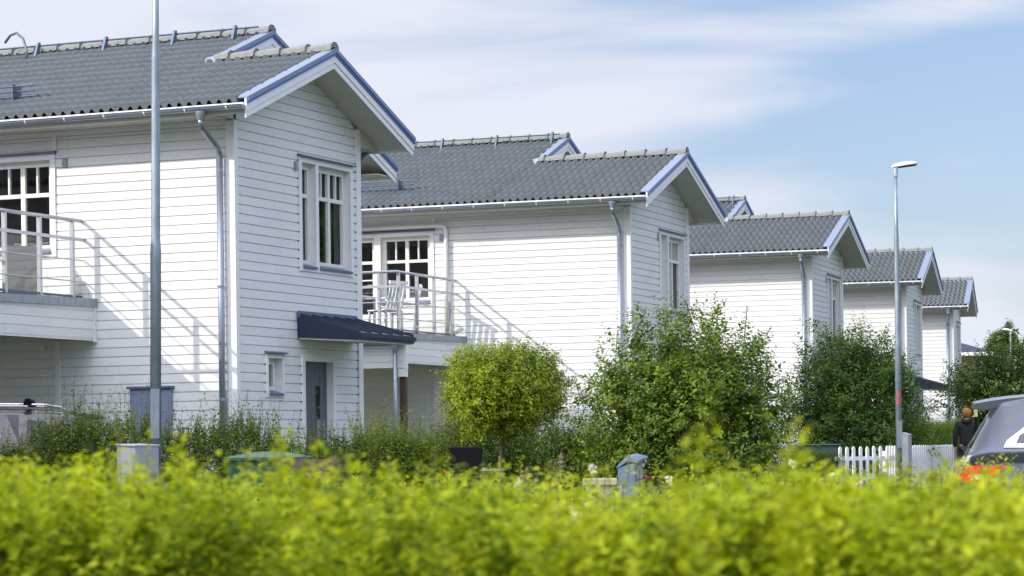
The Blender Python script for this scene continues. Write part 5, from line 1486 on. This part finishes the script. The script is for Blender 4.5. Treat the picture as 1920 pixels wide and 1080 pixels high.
ed = [(0, 1), (1, 2), (2, 3), (3, 4), (4, 5), (3, 6), (6, 7), (7, 8), (3, 9), (9, 10), (10, 11), (0, 12), (12, 13), (13, 14), (0, 15), (15, 16), (16, 17), (14, 18), (17, 19), (8, 20), (11, 21)]
for sg, hand in ((-1, 20), (1, 21)):
    for f in range(4):
        x = sg * 0.232; y0 = 0.025 + f * 0.018; L = (0.062, 0.075, 0.07, 0.055)[f]
        a = len(jt); jt.append(J(x, y0 + 0.01, 0.765, 0.009)); jt.append(J(x - sg * 0.008, y0 + 0.012, 0.765 - L * 0.55, 0.008)); jt.append(J(x - sg * 0.022, y0 + 0.012, 0.765 - L, 0.007))
        ed += [(hand, a), (a, a + 1), (a + 1, a + 2)]
    a = len(jt); jt.append(J(sg * 0.222, 0.095, 0.79, 0.010)); jt.append(J(sg * 0.215, 0.11, 0.755, 0.008)); ed += [(hand, a), (a, a + 1)]
body = skinned('body', jt, ed, skin, pr, 2)
# head
w = MB(); rows = []
prof = [(1.455, 0.045, 0.05, 0.02), (1.475, 0.055, 0.07, 0.03), (1.50, 0.066, 0.085, 0.025), (1.53, 0.072, 0.09, 0.02), (1.56, 0.074, 0.093, 0.012), (1.59, 0.073, 0.094, 0.006), (1.615, 0.064, 0.083, 0.0), (1.635, 0.044, 0.058, 0.0), (1.645, 0.01, 0.012, 0.0)]
for z, a, b_, yo in prof:
    rows.append([Vector((a * math.cos(t_), yo + b_ * math.sin(t_) + (0.018 if abs(z - 1.53) < 0.02 and abs(t_ - math.pi / 2) < 0.2 else 0), z)) * k for t_ in np.linspace(0, 2 * math.pi, 25)])
w.sheet(rows)
for sx in (-1, 1):
    w.lathe([(0.001, -0.022), (0.010, -0.012), (0.014, 0.006), (0.008, 0.02), (0.001, 0.024)], (sx * 0.075 * k, 0.005 * k, 1.545 * k), 8)
hd = w.build('head', skin, pr, smooth=True)
w = MB()
for sx in (-1, 1): w.lathe([(0.001, -0.008), (0.011, 0), (0.001, 0.008)], (sx * 0.03 * k, 0.098 * k, 1.55 * k), 8)
w.build('eyes', M['dark'], hd); w = MB(); w.box(-0.022 * k, 0.022 * k, 0.104 * k, 0.114 * k, 1.492 * k, 1.500 * k); w.build('mouth', simple('lips', (0.45, 0.18, 0.15), 0.6, noise=0.05), hd)
w = MB(); rows = []
for z, a, b_ in [(1.465, 0.050, 0.055), (1.49, 0.074, 0.082), (1.52, 0.090, 0.10), (1.56, 0.096, 0.108), (1.60, 0.092, 0.106), (1.635, 0.072, 0.084), (1.66, 0.035, 0.04), (1.665, 0.004, 0.004)]:
    rows.append([Vector(((a + random.uniform(-0.005, 0.005)) * math.cos(t_), -0.018 + (b_ + random.uniform(-0.005, 0.005)) * math.sin(t_) * (1.0 if math.sin(t_) < 0 or z > 1.6 else 0.35), z)) * k for t_ in np.linspace(0, 2 * math.pi, 29)])
for r_ in rows: r_[-1] = r_[0]
w.sheet(rows); w.build('hair', simple('ginger_hair', (0.40, 0.17, 0.05), 0.7, noise=0.5, nscale=60, stretch=(1, 1, 0.25), bump=0.8), pr, smooth=True)
blackcloth = simple('black_cloth', (0.016, 0.016, 0.020), 0.85, noise=0.4, nscale=12, bump=0.5)
skinned('jacket', [J(0, 0, 0.84, (0.175, 0.135)), J(0, 0, 1.0, (0.165, 0.13)), J(0, 0.005, 1.2, (0.175, 0.13)), J(0, 0, 1.34, (0.15, 0.105)), J(0, -0.01, 1.42, (0.075, 0.07)),
                   J(-0.18, 0, 1.33, 0.082), J(-0.235, -0.02, 1.08, 0.066), J(-0.24, 0.03, 0.86, 0.05), J(0.18, 0, 1.33, 0.082), J(0.235, -0.02, 1.08, 0.066), J(0.24, 0.03, 0.86, 0.05)],
        [(0, 1), (1, 2), (2, 3), (3, 4), (3, 5), (5, 6), (6, 7), (3, 8), (8, 9), (9, 10)], blackcloth, pr)
skinned('hood', [J(-0.10, -0.05, 1.43, (0.045, 0.04)), J(-0.05, -0.10, 1.40, (0.05, 0.045)), J(0, -0.115, 1.37, (0.055, 0.06)), J(0.05, -0.10, 1.40, (0.05, 0.045)), J(0.10, -0.05, 1.43, (0.045, 0.04))], [(0, 1), (1, 2), (2, 3), (3, 4)], blackcloth, pr)
skinned('trousers', [J(0, 0, 0.90, (0.155, 0.115)), J(-0.09, 0, 0.82, 0.10), J(-0.095, 0.05, 0.47, 0.072), J(-0.095, -0.06, 0.10, 0.06), J(0.09, 0, 0.82, 0.10), J(0.095, 0.10, 0.48, 0.072), J(0.10, 0.12, 0.10, 0.06)],
        [(0, 1), (1, 2), (2, 3), (0, 4), (4, 5), (5, 6)], simple('dark_jeans', (0.03, 0.035, 0.05), 0.85, noise=0.2), pr)
for sx, y0 in ((-0.095, -0.02), (0.10, 0.17)):
    skinned('shoe', [J(sx, y0 - 0.07, 0.045, (0.045, 0.045)), J(sx, y0 + 0.05, 0.04, (0.048, 0.04)), J(sx, y0 + 0.14, 0.03, (0.042, 0.028))], [(0, 1), (1, 2)], M['black'], pr, 1)

# ---------------------------------------------------------------- far buildings
a, b_ = px(1700, 700, 100), px(1861, 657, 100)
bh = empty('yellow_house', (b_.x - 0.55, 100, -0.2), R(-6)); tag(bh, 'distant yellow house with a dark hipped roof beside the last row house', 'house')
zt = px(1830, 660, 100).z + 0.2
w = MB()
Pq = lambda h, o, z: (h, -o, z)
strips(w, Pq, -9, 0, 0, zt, [(-2.2, -1.2, 1.0, 2.1), (-5, -3.8, 1.0, 2.1)], groove=0.02)
Pq2 = lambda h, o, z: (o, h, z)
strips(w, Pq2, 0, 7, 0, zt, []); strips(w, lambda h, o, z: (-9 - o, h, z), 0, 7, 0, zt, [], groove=0); strips(w, lambda h, o, z: (h, 7 + o, z), -9, 0, 0, zt, [], groove=0)
w.build('wall', M['yellow'], bh)
zr = px(1800, 632, 100).z + 0.2
w = MB(); e = 0.55; rx = -1.9
run = 3.5 + e; rise = 1.25
w.face([(-9 - e, -e, zt - 0.02), (e, -e, zt - 0.02), (-3.0, 3.5, zt + rise), (-6.0, 3.5, zt + rise)]); w.face([(e, -e, zt - 0.02), (e, 7 + e, zt - 0.02), (-3.0, 3.5, zt + rise)])
w.face([(-9 - e, 7 + e, zt - 0.02), (e, 7 + e, zt - 0.02), (-3.0, 3.5, zt + rise), (-6.0, 3.5, zt + rise)]); w.face([(-9 - e, -e, zt - 0.02), (-9 - e, 7 + e, zt - 0.02), (-6.0, 3.5, zt + rise)])
w.build('roof', simple('dark_roof', (0.03, 0.035, 0.075), 0.6, noise=0.25, nscale=4), bh)
w = MB(); w.box(-9 - e, e, -e - 0.02, e * 0 - e + 0.02, zt - 0.16, zt - 0.021); w.box(e - 0.02, e + 0.02, -e, 7 + e, zt - 0.16, zt - 0.022); w.box(-9 - e, e, -e, -0.001, zt - 0.10, zt - 0.08); w.build('eave', M['trim'], bh)
w = MB(); w.box(-0.16, 0.02, -0.03, 0.0, 0, zt - 0.11); w.box(0.0, 0.03, -0.03, 0.14, 0, zt - 0.11); w.build('corner_board', M['trim'], bh)
for x0, x1 in ((-2.2, -1.2), (-5, -3.8)):
    window(bh, Pq, x0, x1, 1.0, 2.1, 1, casements=2); casing(bh, Pq, x0, x1, 1.0, 2.1)
a = px(1866, 690, 125)
th = empty('terrace_house', (a.x, 125, -0.3)); tag(th, 'distant flat-roofed building with a pale slatted terrace rail, below the light green tree', 'building')
z1 = px(1880, 691, 125).z + 0.3
w = MB(); w.box(0, 4.5, 0, 6, 0, z1); w.build('wall', simple('render_white', (0.62, 0.60, 0.60), 0.8, noise=0.1), th)
w = MB()
for kk in range(4): w.box(0, 2.6, -0.03, 0.01, z1 + 0.02 + kk * 0.17, z1 + 0.13 + kk * 0.17)
w.build('terrace_rail', simple('pale_slats', (0.55, 0.52, 0.55), 0.7, noise=0.1), th)
w = MB()
for x in (0.02, 0.9, 1.75, 2.55): w.box(x - 0.03, x + 0.03, 0.011, 0.07, z1, z1 + 0.68)
w.build('rail_posts', M['trim'], th)
